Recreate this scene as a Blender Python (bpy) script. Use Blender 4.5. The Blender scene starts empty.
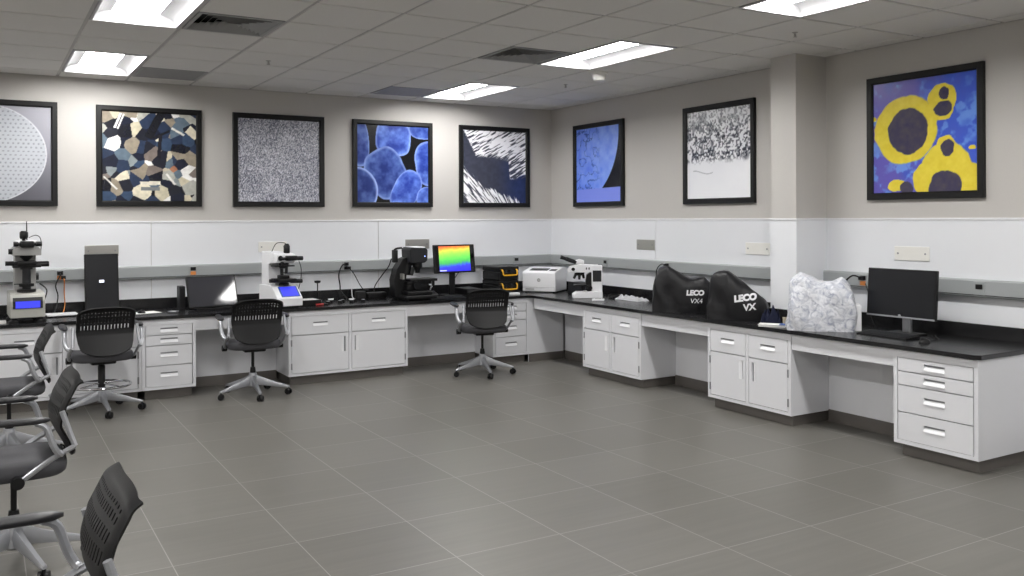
import bpy, bmesh, math, random
import numpy as np
from mathutils import Vector, Matrix, noise
from mathutils.bvhtree import BVHTree

random.seed(11)
PI = math.pi
sc = bpy.context.scene
COL = sc.collection

# ------------------------------------------------------------------ materials
def s2l(c):
    return c / 12.92 if c <= 0.04045 else ((c + 0.055) / 1.055) ** 2.4

def rgb(*v):
    """sRGB 0..255 -> linear rgba"""
    return tuple(s2l(x / 255.0) for x in v) + (1.0,)

def mat(name, col, rough=0.5, metal=0.0, var=0.06, scale=30.0, bump=0.0, bscale=None, stretch=None, spec=0.5):
    m = bpy.data.materials.new(name); m.use_nodes = True
    nt = m.node_tree; N = nt.nodes; L = nt.links
    b = N['Principled BSDF']
    b.inputs['Roughness'].default_value = rough
    b.inputs['Metallic'].default_value = metal
    b.inputs['Specular IOR Level'].default_value = spec
    tc = N.new('ShaderNodeTexCoord'); nz = N.new('ShaderNodeTexNoise')
    nz.inputs['Scale'].default_value = scale; nz.inputs['Detail'].default_value = 3
    src = tc.outputs['Object']
    if stretch:
        mp = N.new('ShaderNodeMapping'); mp.inputs['Scale'].default_value = stretch
        L.new(src, mp.inputs['Vector']); src = mp.outputs['Vector']
    L.new(src, nz.inputs['Vector'])
    mx = N.new('ShaderNodeMix'); mx.data_type = 'RGBA'
    mx.inputs[6].default_value = tuple(c * (1 - var) for c in col[:3]) + (1,)
    mx.inputs[7].default_value = tuple(min(1, c * (1 + var)) for c in col[:3]) + (1,)
    L.new(nz.outputs['Fac'], mx.inputs[0]); L.new(mx.outputs[2], b.inputs['Base Color'])
    if bump:
        nb = N.new('ShaderNodeTexNoise'); nb.inputs['Scale'].default_value = bscale or scale * 4
        L.new(src, nb.inputs['Vector'])
        bp = N.new('ShaderNodeBump'); bp.inputs['Strength'].default_value = bump; bp.inputs['Distance'].default_value = 0.01
        L.new(nb.outputs['Fac'], bp.inputs['Height']); L.new(bp.outputs['Normal'], b.inputs['Normal'])
    return m

def emat(name, col, strength):
    m = mat(name, col, 0.4)
    b = m.node_tree.nodes['Principled BSDF']
    b.inputs['Emission Color'].default_value = col
    b.inputs['Emission Strength'].default_value = strength
    return m

def attr_mat(name, rough=0.3, emit=0.0, spec=0.5):
    m = bpy.data.materials.new(name); m.use_nodes = True
    N = m.node_tree.nodes; L = m.node_tree.links; b = N['Principled BSDF']
    a = N.new('ShaderNodeVertexColor'); a.layer_name = 'Col'
    if emit:
        b.inputs['Base Color'].default_value = (0.01, 0.01, 0.01, 1)
        L.new(a.outputs['Color'], b.inputs['Emission Color']); b.inputs['Emission Strength'].default_value = emit
    else:
        L.new(a.outputs['Color'], b.inputs['Base Color'])
    b.inputs['Roughness'].default_value = rough; b.inputs['Specular IOR Level'].default_value = spec
    return m

def floor_mat():
    m = bpy.data.materials.new('floor_tile'); m.use_nodes = True
    N = m.node_tree.nodes; L = m.node_tree.links; b = N['Principled BSDF']
    tc = N.new('ShaderNodeTexCoord'); sp = N.new('ShaderNodeSeparateXYZ'); L.new(tc.outputs['Object'], sp.inputs[0])
    def M(op, a, c=None, d=None):
        n = N.new('ShaderNodeMath'); n.operation = op
        for i, v in enumerate((a, c, d)):
            if v is None: continue
            if isinstance(v, (int, float)): n.inputs[i].default_value = v
            else: L.new(v, n.inputs[i])
        return n.outputs[0]
    gx = M('DIVIDE', M('ADD', sp.outputs['X'], 1.247 + 0.6096 * 40), 0.6096)
    gy = M('DIVIDE', M('ADD', sp.outputs['Y'], 5.679 + 0.6025 * 40), 0.6025)
    def line(g):
        f = M('FRACT', g); e = M('MINIMUM', f, M('SUBTRACT', 1.0, f))
        return M('LESS_THAN', e, 0.0042)
    gr = M('MAXIMUM', line(gx), line(gy))
    cv = N.new('ShaderNodeCombineXYZ'); L.new(M('FLOOR', gx), cv.inputs[0]); L.new(M('FLOOR', gy), cv.inputs[1])
    wn = N.new('ShaderNodeTexWhiteNoise'); wn.noise_dimensions = '2D'; L.new(cv.outputs[0], wn.inputs['Vector'])
    mp = N.new('ShaderNodeMapping'); mp.inputs['Scale'].default_value = (1.3, 26.0, 1.0)
    ad = N.new('ShaderNodeVectorMath'); ad.operation = 'ADD'
    sc3 = N.new('ShaderNodeVectorMath'); sc3.operation = 'SCALE'; sc3.inputs['Scale'].default_value = 7.0
    L.new(wn.outputs['Color'], sc3.inputs[0]); L.new(tc.outputs['Object'], ad.inputs[0]); L.new(sc3.outputs[0], ad.inputs[1])
    L.new(ad.outputs[0], mp.inputs['Vector'])
    nz = N.new('ShaderNodeTexNoise'); nz.inputs['Scale'].default_value = 1.0; nz.inputs['Detail'].default_value = 5
    L.new(mp.outputs['Vector'], nz.inputs['Vector'])
    fac = M('ADD', M('MULTIPLY', nz.outputs['Fac'], 0.8), M('MULTIPLY', wn.outputs['Value'], 0.22))
    cr = N.new('ShaderNodeValToRGB')
    cr.color_ramp.elements[0].position = 0.2; cr.color_ramp.elements[0].color = rgb(94, 92, 87)
    cr.color_ramp.elements[1].position = 0.85; cr.color_ramp.elements[1].color = rgb(114, 112, 107)
    L.new(fac, cr.inputs[0])
    mx = N.new('ShaderNodeMix'); mx.data_type = 'RGBA'; mx.inputs[7].default_value = rgb(143, 141, 136)
    L.new(gr, mx.inputs[0]); L.new(cr.outputs[0], mx.inputs[6]); L.new(mx.outputs[2], b.inputs['Base Color'])
    L.new(M('ADD', M('MULTIPLY', nz.outputs['Fac'], 0.12), 0.33), b.inputs['Roughness'])
    bp = N.new('ShaderNodeBump'); bp.inputs['Strength'].default_value = 0.25; bp.inputs['Distance'].default_value = 0.002
    L.new(M('SUBTRACT', 1.0, gr), bp.inputs['Height']); L.new(bp.outputs['Normal'], b.inputs['Normal'])
    b.inputs['Specular IOR Level'].default_value = 0.4
    return m

def plastic_mat():
    m = bpy.data.materials.new('clear_plastic_sheet'); m.use_nodes = True
    N = m.node_tree.nodes; L = m.node_tree.links; b = N['Principled BSDF']
    tc = N.new('ShaderNodeTexCoord')
    nz = N.new('ShaderNodeTexNoise'); nz.inputs['Scale'].default_value = 16; nz.inputs['Detail'].default_value = 5
    nz.inputs['Distortion'].default_value = 1.6
    L.new(tc.outputs['Object'], nz.inputs['Vector'])
    cr = N.new('ShaderNodeValToRGB')
    e = cr.color_ramp.elements
    e[0].position = 0.30; e[0].color = rgb(188, 196, 222)
    e[1].position = 0.56; e[1].color = rgb(240, 242, 248)
    k = e.new(0.42); k.color = rgb(222, 226, 238)
    L.new(nz.outputs['Fac'], cr.inputs[0]); L.new(cr.outputs[0], b.inputs['Base Color'])
    b.inputs['Roughness'].default_value = 0.28
    al = N.new('ShaderNodeMapRange'); al.inputs[1].default_value = 0.3; al.inputs[2].default_value = 0.6
    al.inputs[3].default_value = 0.55; al.inputs[4].default_value = 0.86
    L.new(nz.outputs['Fac'], al.inputs[0]); L.new(al.outputs[0], b.inputs['Alpha'])
    n2 = N.new('ShaderNodeTexNoise'); n2.inputs['Scale'].default_value = 26; n2.inputs['Detail'].default_value = 5; n2.inputs['Distortion'].default_value = 1.0
    L.new(tc.outputs['Object'], n2.inputs['Vector'])
    bp = N.new('ShaderNodeBump'); bp.inputs['Strength'].default_value = 0.7; bp.inputs['Distance'].default_value = 0.03
    L.new(n2.outputs['Fac'], bp.inputs['Height']); L.new(bp.outputs['Normal'], b.inputs['Normal'])
    return m

M_ = dict(
    wall=mat('wall_paint_beige', rgb(192, 189, 185), 0.7, var=0.02, scale=60, bump=0.03, spec=0.3),
    panel=mat('wall_panel_white', rgb(226, 228, 232), 0.38, var=0.015, scale=3),
    rail=mat('white_trim', rgb(226, 227, 230), 0.4, var=0.01),
    ceil=mat('ceiling_tile_white', rgb(222, 220, 217), 0.9, var=0.05, scale=120, bump=0.15, bscale=260, spec=0.1),
    tbar=mat('ceiling_bar', rgb(176, 174, 172), 0.5, var=0.02),
    floor=floor_mat(),
    base=mat('rubber_base_grey', rgb(100, 96, 92), 0.45, var=0.06, scale=8),
    cab=mat('cabinet_white', rgb(226, 227, 231), 0.35, var=0.012, scale=6),
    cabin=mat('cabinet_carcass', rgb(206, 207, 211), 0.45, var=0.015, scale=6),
    pull=mat('pull_aluminium', rgb(240, 241, 244), 0.35, metal=0.0, var=0.03),  # near white imitates ceiling light caught on the sloped pull
    pullback=mat('pull_recess_grey', rgb(150, 151, 155), 0.4, metal=0.0, var=0.03),  # grey stands in for shade in the upper part of the pull
    hinge=mat('hinge_steel', rgb(150, 151, 155), 0.35, metal=0.8),
    epoxy=mat('epoxy_black', rgb(26, 26, 28), 0.24, var=0.15, scale=90),
    alu=mat('raceway_grey', rgb(158, 162, 163), 0.42, metal=0.0, var=0.03, scale=4, stretch=(1, 1, 30)),
    steel=mat('brushed_steel', rgb(176, 174, 170), 0.34, metal=0.7, var=0.06, scale=40, stretch=(1, 30, 30)),
    ivory=mat('ivory_plate', rgb(230, 229, 224), 0.45, var=0.02),
    frame=mat('picture_frame_black', rgb(15, 15, 16), 0.45, var=0.1, spec=0.35),
    black=mat('black_plastic', rgb(15, 15, 17), 0.42, var=0.12, spec=0.35),
    blackm=mat('black_matte', rgb(12, 12, 13), 0.7, var=0.12),
    dark=mat('dark_grey_plastic', rgb(36, 37, 40), 0.45, var=0.08, spec=0.35),
    chairb=mat('chair_shell_black', rgb(16, 16, 18), 0.5, var=0.08, spec=0.35, bump=0.05, bscale=400),
    chairs=mat('chair_seat_grey', rgb(62, 62, 66), 0.7, var=0.08, bump=0.15, bscale=500),
    arm=mat('arm_pad', rgb(40, 40, 43), 0.4, var=0.06),
    silver=mat('silver_paint', rgb(172, 174, 179), 0.34, metal=0.6, var=0.03),
    chrome=mat('chrome', rgb(205, 206, 210), 0.12, metal=1.0, var=0.01),
    greym=mat('instrument_grey', rgb(158, 158, 157), 0.42, var=0.03),
    greyb=mat('instrument_base_grey', rgb(176, 176, 170), 0.42, var=0.03),
    white=mat('white_plastic', rgb(236, 237, 240), 0.35, var=0.012),
    paper=mat('paper_white', rgb(238, 238, 236), 0.8, var=0.02),
    navy=mat('navy_cloth', rgb(34, 40, 70), 0.8, var=0.2),
    bluep=mat('blue_print', rgb(60, 92, 160), 0.6, var=0.1),
    tan=mat('tan_card', rgb(176, 164, 140), 0.7, var=0.1),
    red=mat('red_plastic', rgb(170, 36, 34), 0.4, var=0.1),
    orange=mat('orange_receptacle', rgb(212, 134, 66), 0.5, var=0.05),
    yellow=mat('yellow_handle', rgb(236, 176, 40), 0.4, var=0.05),
    screen=mat('screen_glass', rgb(17, 17, 19), 0.04, var=0.03),
    screeng=mat('screen_glass_grey', rgb(58, 58, 63), 0.05, var=0.03),  # grey base colour imitates room haze reflected in a dark screen
    screenm=mat('screen_matte', rgb(25, 26, 30), 0.30, var=0.03, spec=0.35),
    cover=mat('nylon_cover_black', rgb(22, 22, 25), 0.45, var=0.12, scale=12, bump=0.8, bscale=9, spec=0.35),
    letter=mat('white_lettering', rgb(236, 236, 240), 0.6, var=0.01),
    plastic=plastic_mat(),
    lens=emat('lamp_lens', (1.0, 0.985, 0.965, 1), 18.0),
    reflect=mat('lamp_reflector_white', rgb(168, 168, 170), 0.5, var=0.005),  # white fixture metal darkened in colour to read as shaded beside the lens
    lcd=emat('lcd_blue', rgb(52, 58, 200), 0.5),
    led=emat('led_blue', rgb(150, 170, 255), 2.0),
    patch=emat('screen_patch', rgb(220, 224, 240), 0.9),
    vent=mat('vent_grey', rgb(150, 150, 150), 0.45, var=0.03),
    ventd=mat('vent_duct_dark', rgb(26, 27, 30), 0.8, var=0.1),
    grille=mat('return_grille', rgb(142, 141, 142), 0.6, var=0.05, scale=200),
    art=attr_mat('art_print', 0.22, spec=0.5),
    rainbow=attr_mat('height_map_screen', 0.35, emit=.62),
)

# ------------------------------------------------------------------ mesh builder
class MB:
    def __init__(self): self.bm = bmesh.new()
    def box(self, x0, x1, y0, y1, z0, z1, bev=0.0, seg=2, mtx=None):
        bm = self.bm
        vs = [bm.verts.new((x, y, z)) for x in (x0, x1) for y in (y0, y1) for z in (z0, z1)]
        F = [(0, 1, 3, 2), (4, 6, 7, 5), (0, 4, 5, 1), (2, 3, 7, 6), (0, 2, 6, 4), (1, 5, 7, 3)]
        fs = [bm.faces.new([vs[i] for i in f]) for f in F]
        if bev:
            es = list({e for f in fs for e in f.edges})
            r = bmesh.ops.bevel(bm, geom=es, offset=bev, segments=seg, affect='EDGES', profile=0.5)
            vs = list({v for f in r['faces'] for v in f.verts} | {v for v in vs if v.is_valid})
        if mtx: bmesh.ops.transform(bm, matrix=mtx, verts=[v for v in vs if v.is_valid])
        return self
    def ring(self, c, n, u, w, r, k):
        return [self.bm.verts.new(c + (u * math.cos(2 * PI * i / k) + w * math.sin(2 * PI * i / k)) * r) for i in range(k)]
    def cyl(self, p0, p1, r0, r1=None, k=20, cap=True):
        p0 = Vector(p0); p1 = Vector(p1); r1 = r0 if r1 is None else r1
        n = (p1 - p0).normalized()
        u = n.orthogonal().normalized(); w = n.cross(u)
        a = self.ring(p0, n, u, w, r0, k); b = self.ring(p1, n, u, w, r1, k)
        for i in range(k): self.bm.faces.new((a[i], a[(i + 1) % k], b[(i + 1) % k], b[i]))
        if cap: self.bm.faces.new(a[::-1]); self.bm.faces.new(b)
        return self
    def tube(self, pts, r, k=8, cap=True, flat=1.0):
        pts = [Vector(p) for p in pts]; rs = r if isinstance(r, (list, tuple)) else [r] * len(pts)
        prev = None; u = None
        for i, p in enumerate(pts):
            t = (pts[min(i + 1, len(pts) - 1)] - pts[max(i - 1, 0)]).normalized()
            if u is None:
                u = Vector((1, 0, 0)) if abs(t.x) < 0.9 else Vector((0, 0, 1))
            u = (u - t * u.dot(t)).normalized(); w = t.cross(u)
            R = [self.bm.verts.new(p + u * (math.cos(2 * PI * j / k) * rs[i] * flat) + w * (math.sin(2 * PI * j / k) * rs[i])) for j in range(k)]
            if prev:
                for j in range(k): self.bm.faces.new((prev[j], prev[(j + 1) % k], R[(j + 1) % k], R[j]))
            elif cap: self.bm.faces.new(R[::-1])
            prev = R
        if cap: self.bm.faces.new(prev)
        return self
    def lathe(self, prof, c=(0, 0, 0), k=24, axis='Z'):
        prev = None; c = Vector(c)
        for r, h in prof:
            R = []
            for j in range(k):
                a = 2 * PI * j / k
                p = Vector((r * math.cos(a), r * math.sin(a), h))
                if axis == 'Y': p = Vector((p.x, p.z, p.y))
                if axis == 'X': p = Vector((p.z, p.x, p.y))
                R.append(self.bm.verts.new(c + p))
            if prev:
                for j in range(k): self.bm.faces.new((prev[j], prev[(j + 1) % k], R[(j + 1) % k], R[j]))
            else: self.bm.faces.new(R[::-1])
            prev = R
        self.bm.faces.new(prev); return self
    def prism(self, poly, a, b, axis='X', bev=0.0):
        """poly: 2D points; axis X -> (y,z) extruded along x a..b; Y -> (x,z); Z -> (x,y)"""
        bm = self.bm
        def P(q, h):
            return {'X': (h, q[0], q[1]), 'Y': (q[0], h, q[1]), 'Z': (q[0], q[1], h)}[axis]
        A = [bm.verts.new(P(q, a)) for q in poly]; B = [bm.verts.new(P(q, b)) for q in poly]
        n = len(poly); fs = []
        for i in range(n): fs.append(bm.faces.new((A[i], A[(i + 1) % n], B[(i + 1) % n], B[i])))
        fs.append(bm.faces.new(A[::-1])); fs.append(bm.faces.new(B))
        if bev:
            es = list({e for f in fs for e in f.edges})
            bmesh.ops.bevel(bm, geom=es, offset=bev, segments=2, affect='EDGES', profile=0.5)
        return self
    def quad(self, *p):
        self.bm.faces.new([self.bm.verts.new(q) for q in p]); return self
    def build(self, name, m, parent=None, smooth=False, ang=40):
        bm = self.bm
        bmesh.ops.recalc_face_normals(bm, faces=bm.faces[:])
        if smooth:
            for f in bm.faces: f.smooth = True
            for e in bm.edges:
                if len(e.link_faces) == 2 and e.calc_face_angle(0) > math.radians(ang): e.smooth = False
        me = bpy.data.meshes.new(name); bm.to_mesh(me); bm.free()
        me.materials.append(M_[m] if isinstance(m, str) else m)
        o = bpy.data.objects.new(name, me); COL.objects.link(o)
        if parent: o.parent = parent
        return o

def thing(name, label, cat, loc=(0, 0, 0), rz=0.0, group=None):
    o = bpy.data.objects.new(name, None); COL.objects.link(o)
    o.empty_display_size = 0.1
    o.location = loc; o.rotation_euler = (0, 0, rz); o['label'] = label; o['category'] = cat
    if group: o['group'] = group
    return o

def tag(o, label, cat, group=None):
    o['label'] = label; o['category'] = cat
    if group: o['group'] = group
    return o

def struct(o):
    o['kind'] = 'structure'; return o

def dup(root, loc, rz, label):
    r = root.copy(); COL.objects.link(r); r.location = loc; r.rotation_euler = (0, 0, rz); r['label'] = label
    for ch in list(root.children):
        c = ch.copy(); COL.objects.link(c); c.parent = r
        for g in list(ch.children):
            d = g.copy(); COL.objects.link(d); d.parent = c
    return r

def B(x0, x1, y0, y1, z0, z1, name, m, parent=None, bev=0.0, smooth=False):
    return MB().box(x0, x1, y0, y1, z0, z1, bev).build(name, m, parent, smooth)

def smooth_path(pts, n=8):
    pts = [Vector(p) for p in pts]; out = []
    for i in range(len(pts) - 1):
        p0 = pts[max(i - 1, 0)]; p1 = pts[i]; p2 = pts[i + 1]; p3 = pts[min(i + 2, len(pts) - 1)]
        for j in range(n):
            t = j / n
            out.append(0.5 * ((2 * p1) + (p2 - p0) * t + (2 * p0 - 5 * p1 + 4 * p2 - p3) * t * t + (3 * p1 - p0 - 3 * p2 + p3) * t ** 3))
    out.append(pts[-1]); return out

RW = -PI / 2      # rotation of things standing along the right wall (local front -Y faces -X)

# ------------------------------------------------------------------ room
HC = 3.051; XL = -10.0; YF = -13.0
RAILZ = 1.653; RT, RB = 1.203, 1.074; CT = 0.772
CX0, CY0, CY1 = -0.38, -4.345, -4.068     # wall column

struct(B(XL, 0.0, YF, 0.0, -0.06, 0.0, 'floor', 'floor'))
struct(B(XL, 0.0, 0.0, 0.12, 0, 3.3, 'wall_back', 'wall'))
struct(B(0.0, 0.12, YF, 0.0, 0, 3.3, 'wall_right', 'wall'))
struct(B(XL - 0.12, XL, YF, 0.0, 0, 3.3, 'wall_left', 'wall'))
struct(B(XL, 0.0, YF - 0.12, YF, 0, 3.3, 'wall_front', 'wall'))
struct(B(CX0, 0.0, CY0, CY1, 0, 3.051, 'wall_column', 'wall'))

# white wall boards with seams (one mesh per wall), from counter to rail
def boards(name, fixed, edges, ax, z0=0.0, sgn=-1):
    m = MB(); t = 0.007
    for a, b in zip(edges[:-1], edges[1:]):
        lo, hi = min(a, b) + 0.003, max(a, b) - 0.003
        if ax == 'x': m.box(lo, hi, fixed + sgn * t, fixed, z0, RAILZ - 0.018, 0.0015, 1)
        else: m.box(fixed + sgn * t, fixed, lo, hi, z0, RAILZ - 0.018, 0.0015, 1)
    return struct(m.build(name, 'panel'))
boards('wall_board_back', 0.0, [0, -2.386, -4.832, -7.3, -10.0], 'x')
boards('wall_board_right', 0.0, [0, -2.064, CY1], 'y')
boards('wall_board_beyond_column', 0.0, [CY0, -6.75, -9.2, -11.6, -13.0], 'y')
m = MB()
m.box(CX0 - 0.007, CX0, CY0 - 0.007, CY1 + 0.007, 0, RAILZ - 0.018, 0.0015, 1)
m.box(CX0, -0.007, CY0 - 0.007, CY0, 0, RAILZ - 0.018); m.box(CX0, -0.007, CY1, CY1 + 0.007, 0, RAILZ - 0.018)
struct(m.build('wall_board_column', 'panel'))
m = MB()
t = 0.013
m.box(XL, 0, -t, 0, RAILZ - 0.018, RAILZ, 0.003, 1)
m.box(-t, 0, CY1, -t, RAILZ - 0.018, RAILZ, 0.003, 1); m.box(-t, 0, YF, CY0, RAILZ - 0.018, RAILZ, 0.003, 1)
m.box(CX0 - t, CX0, CY0 - t, CY1 + t, RAILZ - 0.018, RAILZ, 0.003, 1)
m.box(CX0, -t, CY0 - t, CY0, RAILZ - 0.018, RAILZ, 0.003, 1); m.box(CX0, -t, CY1, CY1 + t, RAILZ - 0.018, RAILZ, 0.003, 1)
struct(m.build('trim_1', 'rail'))
struct(B(-0.02, -0.007, YF, -6.23, 0, 0.1, 'baseboard_right', 'base', bev=0.003))

# ceiling grid
GX0, GP, GY0, GQ = -1.4026, 0.6096, -0.33, 0.62
gx = [0.0] + [GX0 + GP * k for k in (2, 1)] + [GX0 - GP * k for k in range(0, 30)]
gx = [x for x in gx if XL < x <= 0.0]; gx = sorted(set(gx + [XL]), reverse=True)
gy = [0.0] + [GY0 - GQ * k for k in range(0, 30) if GY0 - GQ * k > YF] + [YF]
def cell(i, j): return (gx[i + 1], gx[i], gy[j + 1], gy[j])
def ixx(x): return min(range(len(gx)), key=lambda i: abs(gx[i] - x))
LX = [ixx(GX0), ixx(GX0 - 6 * GP), ixx(GX0 - 12 * GP)]
LJ = [1, 5, 9, 13, 17]
light_cells = {(i, j + d) for i in LX for j in LJ for d in (0, 1)}
vi = [ixx(GX0 - GP), ixx(GX0 - 5 * GP)]
vent_cells = {(vi[0], 5), (vi[1], 5)}
grille_cells = {(vi[0], 1), (vi[1], 1)}
m = MB()
for i in range(len(gx) - 1):
    for j in range(len(gy) - 1):
        if (i, j) in light_cells | vent_cells | grille_cells: continue
        a, b, c, d = cell(i, j); g = 0.013
        m.box(a + g, b - g, c + g, d - g, HC - 0.003, HC + 0.015, 0.003, 1)
ceil = struct(m.build('ceiling', 'ceil'))
m = MB()
for x in gx[1:-1]: m.box(x - 0.0125, x + 0.0125, YF, 0, HC + 0.004, HC + 0.04)
skip = {}
for k, y in enumerate(gy[1:-1], 1):
    for i in range(len(gx) - 1):
        if (i, k) in light_cells and (i, k - 1) in light_cells and (k - 1) in LJ: continue
        m.box(gx[i + 1] + 0.0125, gx[i] - 0.0125, y - 0.0125, y + 0.0125, HC + 0.004, HC + 0.04)
struct(m.build('ceiling_grid', 'tbar'))
m = MB(); w = 0.022
m.box(XL, 0, -w, 0, HC - 0.003, HC + 0.03); m.box(-w, 0, YF, 0, HC - 0.003, HC + 0.03)
struct(m.build('trim_2', 'tbar'))
struct(B(XL, 0, YF, 0, 3.22, 3.3, 'ceiling_slab', 'ventd'))

# troffer lights -------------------------------------------------------------
def troffer():
    t = thing('ceiling_light', '', 'ceiling light', group='recessed fluorescent ceiling lights')
    W, Ld = GP / 2 - 0.014, GQ - 0.014
    m = MB(); e = 0.018
    m.box(-W, W, -Ld, -Ld + e, -0.006, 0.006); m.box(-W, W, Ld - e, Ld, -0.006, 0.006)
    m.box(-W, -W + e, -Ld + e, Ld - e, -0.006, 0.006); m.box(W - e, W, -Ld + e, Ld - e, -0.006, 0.006)
    m.build('frame', 'reflect', t)
    m = MB(); n = 8; yb = Ld - e; D = 0.065
    for s in (-1, 1):                         # curved side reflectors
        pr = [(s * (W - e), 0.004)] + [(s * (0.15 + (W - e - 0.15) * math.cos(PI / 2 * k / n)), 0.004 + D * math.sin(PI / 2 * k / n)) for k in range(1, n + 1)]
        for (xa, za), (xb, zb) in zip(pr[:-1], pr[1:]):
            m.quad((xa, -yb, za), (xb, -yb, zb), (xb, yb, zb), (xa, yb, za))
    for s in (-1, 1):                         # sloped end plates
        m.quad((-W + e, s * yb, 0.004), (W - e, s * yb, 0.004), (W - e, s * (yb - 0.03), 0.085), (-W + e, s * (yb - 0.03), 0.085))
    m.quad((-W + e, -yb, 0.085), (W - e, -yb, 0.085), (W - e, yb, 0.085), (-W + e, yb, 0.085))
    m.build('reflector', 'reflect', t, smooth=True)
    m = MB(); k = 10; pr = []
    for i in range(k + 1):
        a = -0.15 + 0.30 * i / k
        pr.append((a, 0.042 + 0.026 * (a / 0.15) ** 2))
    m.prism(pr + [(0.15, 0.078), (-0.15, 0.078)], -yb + 0.02, yb - 0.02, 'Y')
    m.build('diffuser', 'lens', t, smooth=True)
    return t
lab = {(0, 0): 'lit ceiling light nearest the room corner, beside the back wall', (0, 1): 'lit ceiling light beside the round smoke detector',
       (0, 2): 'lit ceiling light in front of the wall column', (1, 0): 'lit ceiling light above the polygon mosaic picture',
       (1, 1): 'lit ceiling light with the louvred vent at its side, cut by the photo top'}
proto = None
for a, i in enumerate(LX):
    for b_, j in enumerate(LJ):
        x = (gx[i] + gx[i + 1]) / 2; y = gy[j + 1]
        L_ = lab.get((a, b_), 'lit ceiling light further back in the room, out of the photo')
        if proto is None: proto = troffer(); proto.location = (x, y, HC); proto['label'] = L_
        else: dup(proto, (x, y, HC), 0, L_)

# vents -----------------------------------------------------------------------
def vent():
    t = thing('ceiling_vent', 'four way louvred ceiling vent beside the light above the mosaic picture', 'vent', group='louvred ceiling vents')
    W = GP / 2 - 0.014; H = GQ / 2 - 0.014
    def sqring(m, r0, z0, r1, z1, th):
        for q in range(4):
            c, s = (1, 0, -1, 0)[q], (0, 1, 0, -1)[q]
            def P(r, z, e): return ((c * r - s * e * r) , (s * r + c * e * r), z)
            a = [P(r0, z0, -1), P(r0, z0, 1), P(r1, z1, 1), P(r1, z1, -1)]
            b = [(x, y, z + th) for x, y, z in a]
            v = [m.bm.verts.new(p) for p in a + b]
            for f in ((0, 1, 2, 3), (7, 6, 5, 4), (0, 4, 5, 1), (1, 5, 6, 2), (2, 6, 7, 3), (3, 7, 4, 0)): m.bm.faces.new([v[k] for k in f])
    m = MB(); e = 0.028
    m.box(-W, W, -H, -H + e, -0.004, 0.006); m.box(-W, W, H - e, H, -0.004, 0.006)
    m.box(-W, -W + e, -H + e, H - e, -0.004, 0.006); m.box(W - e, W, -H + e, H - e, -0.004, 0.006)
    m.build('frame', 'vent', t)
    for k in range(6):
        m = MB(); r = 0.262 - k * 0.042
        sqring(m, r, -0.002, r - 0.034, 0.034, 0.003); m.build('blade', 'vent', t)
    m = MB(); m.box(-W, W, -H, H, 0.075, 0.08); m.box(-W, -W + .004, -H, H, 0.006, 0.075); m.box(W - .004, W, -H, H, 0.006, 0.075)
    m.box(-W, W, -H, -H + .004, 0.006, 0.075); m.box(-W, W, H - .004, H, 0.006, 0.075)
    m.build('duct', 'ventd', t)
    return t
def cc(i, j): a, b, c, d = cell(i, j); return ((a + b) / 2, (c + d) / 2, HC)
v0 = vent(); v0.location = cc(vi[1], 5)
dup(v0, cc(vi[0], 5), 0, 'four way louvred ceiling vent touching the light by the smoke detector')
def grille():
    t = thing('return_grille', 'flat grey perforated ceiling grille beside the light above the mosaic picture', 'ceiling grille', group='perforated ceiling grilles')
    W = GP / 2 - 0.014; H = GQ / 2 - 0.014
    m = MB(); e = 0.02
    m.box(-W, W, -H, -H + e, -0.004, 0.006); m.box(-W, W, H - e, H, -0.004, 0.006)
    m.box(-W, -W + e, -H + e, H - e, -0.004, 0.006); m.box(W - e, W, -H + e, H - e, -0.004, 0.006)
    m.build('frame', 'vent', t)
    B(-W + e, W - e, -H + e, H - e, -0.001, 0.006, 'perforated_panel', 'grille', t)
    return t
g0 = grille(); g0.location = cc(vi[1], 1)
dup(g0, cc(vi[0], 1), 0, 'flat grey perforated ceiling grille beside the light nearest the room corner')

t = thing('smoke_detector', 'round white smoke detector on the ceiling beside a lit light', 'smoke detector', (-1.235, -2.72, HC - 0.003))
MB().lathe([(0.085, 0), (0.085, -0.012), (0.078, -0.02)], k=28).build('mounting_plate', 'ivory', t, True)
MB().lathe([(0.068, -0.02), (0.066, -0.05), (0.055, -0.075), (0.03, -0.082)], k=28).build('sensor_head', 'ivory', t, True)
def sprinkler(loc, label):
    t = thing('sprinkler_head', label, 'sprinkler', loc, group='ceiling sprinkler heads'); t.scale = (.65, .65, .65)
    MB().lathe([(0.035, 0), (0.035, -0.004), (0.018, -0.012)], k=18).build('escutcheon', 'steel', t, True)
    MB().lathe([(0.009, -0.012), (0.009, -0.05)], k=10).tube([(-0.014, 0, -0.02), (-0.018, 0, -0.04), (0, 0, -0.052)], 0.003, 6).tube([(0.014, 0, -0.02), (0.018, 0, -0.04), (0, 0, -0.052)], 0.003, 6).build('body', 'steel', t, True)
    MB().lathe([(0.024, -0.052), (0.024, -0.056)], k=14).build('deflector', 'steel', t, True)
sprinkler((-4.145, -1.83, HC - 0.003), 'small sprinkler head on the ceiling tile behind the louvred vent')
sprinkler((-1.055, -4.94, HC - 0.003), 'small sprinkler head on the ceiling in front of the wall column')
sprinkler((-1.098, -1.95, HC - 0.003), 'small sprinkler head on the ceiling beyond the smoke detector')

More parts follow.
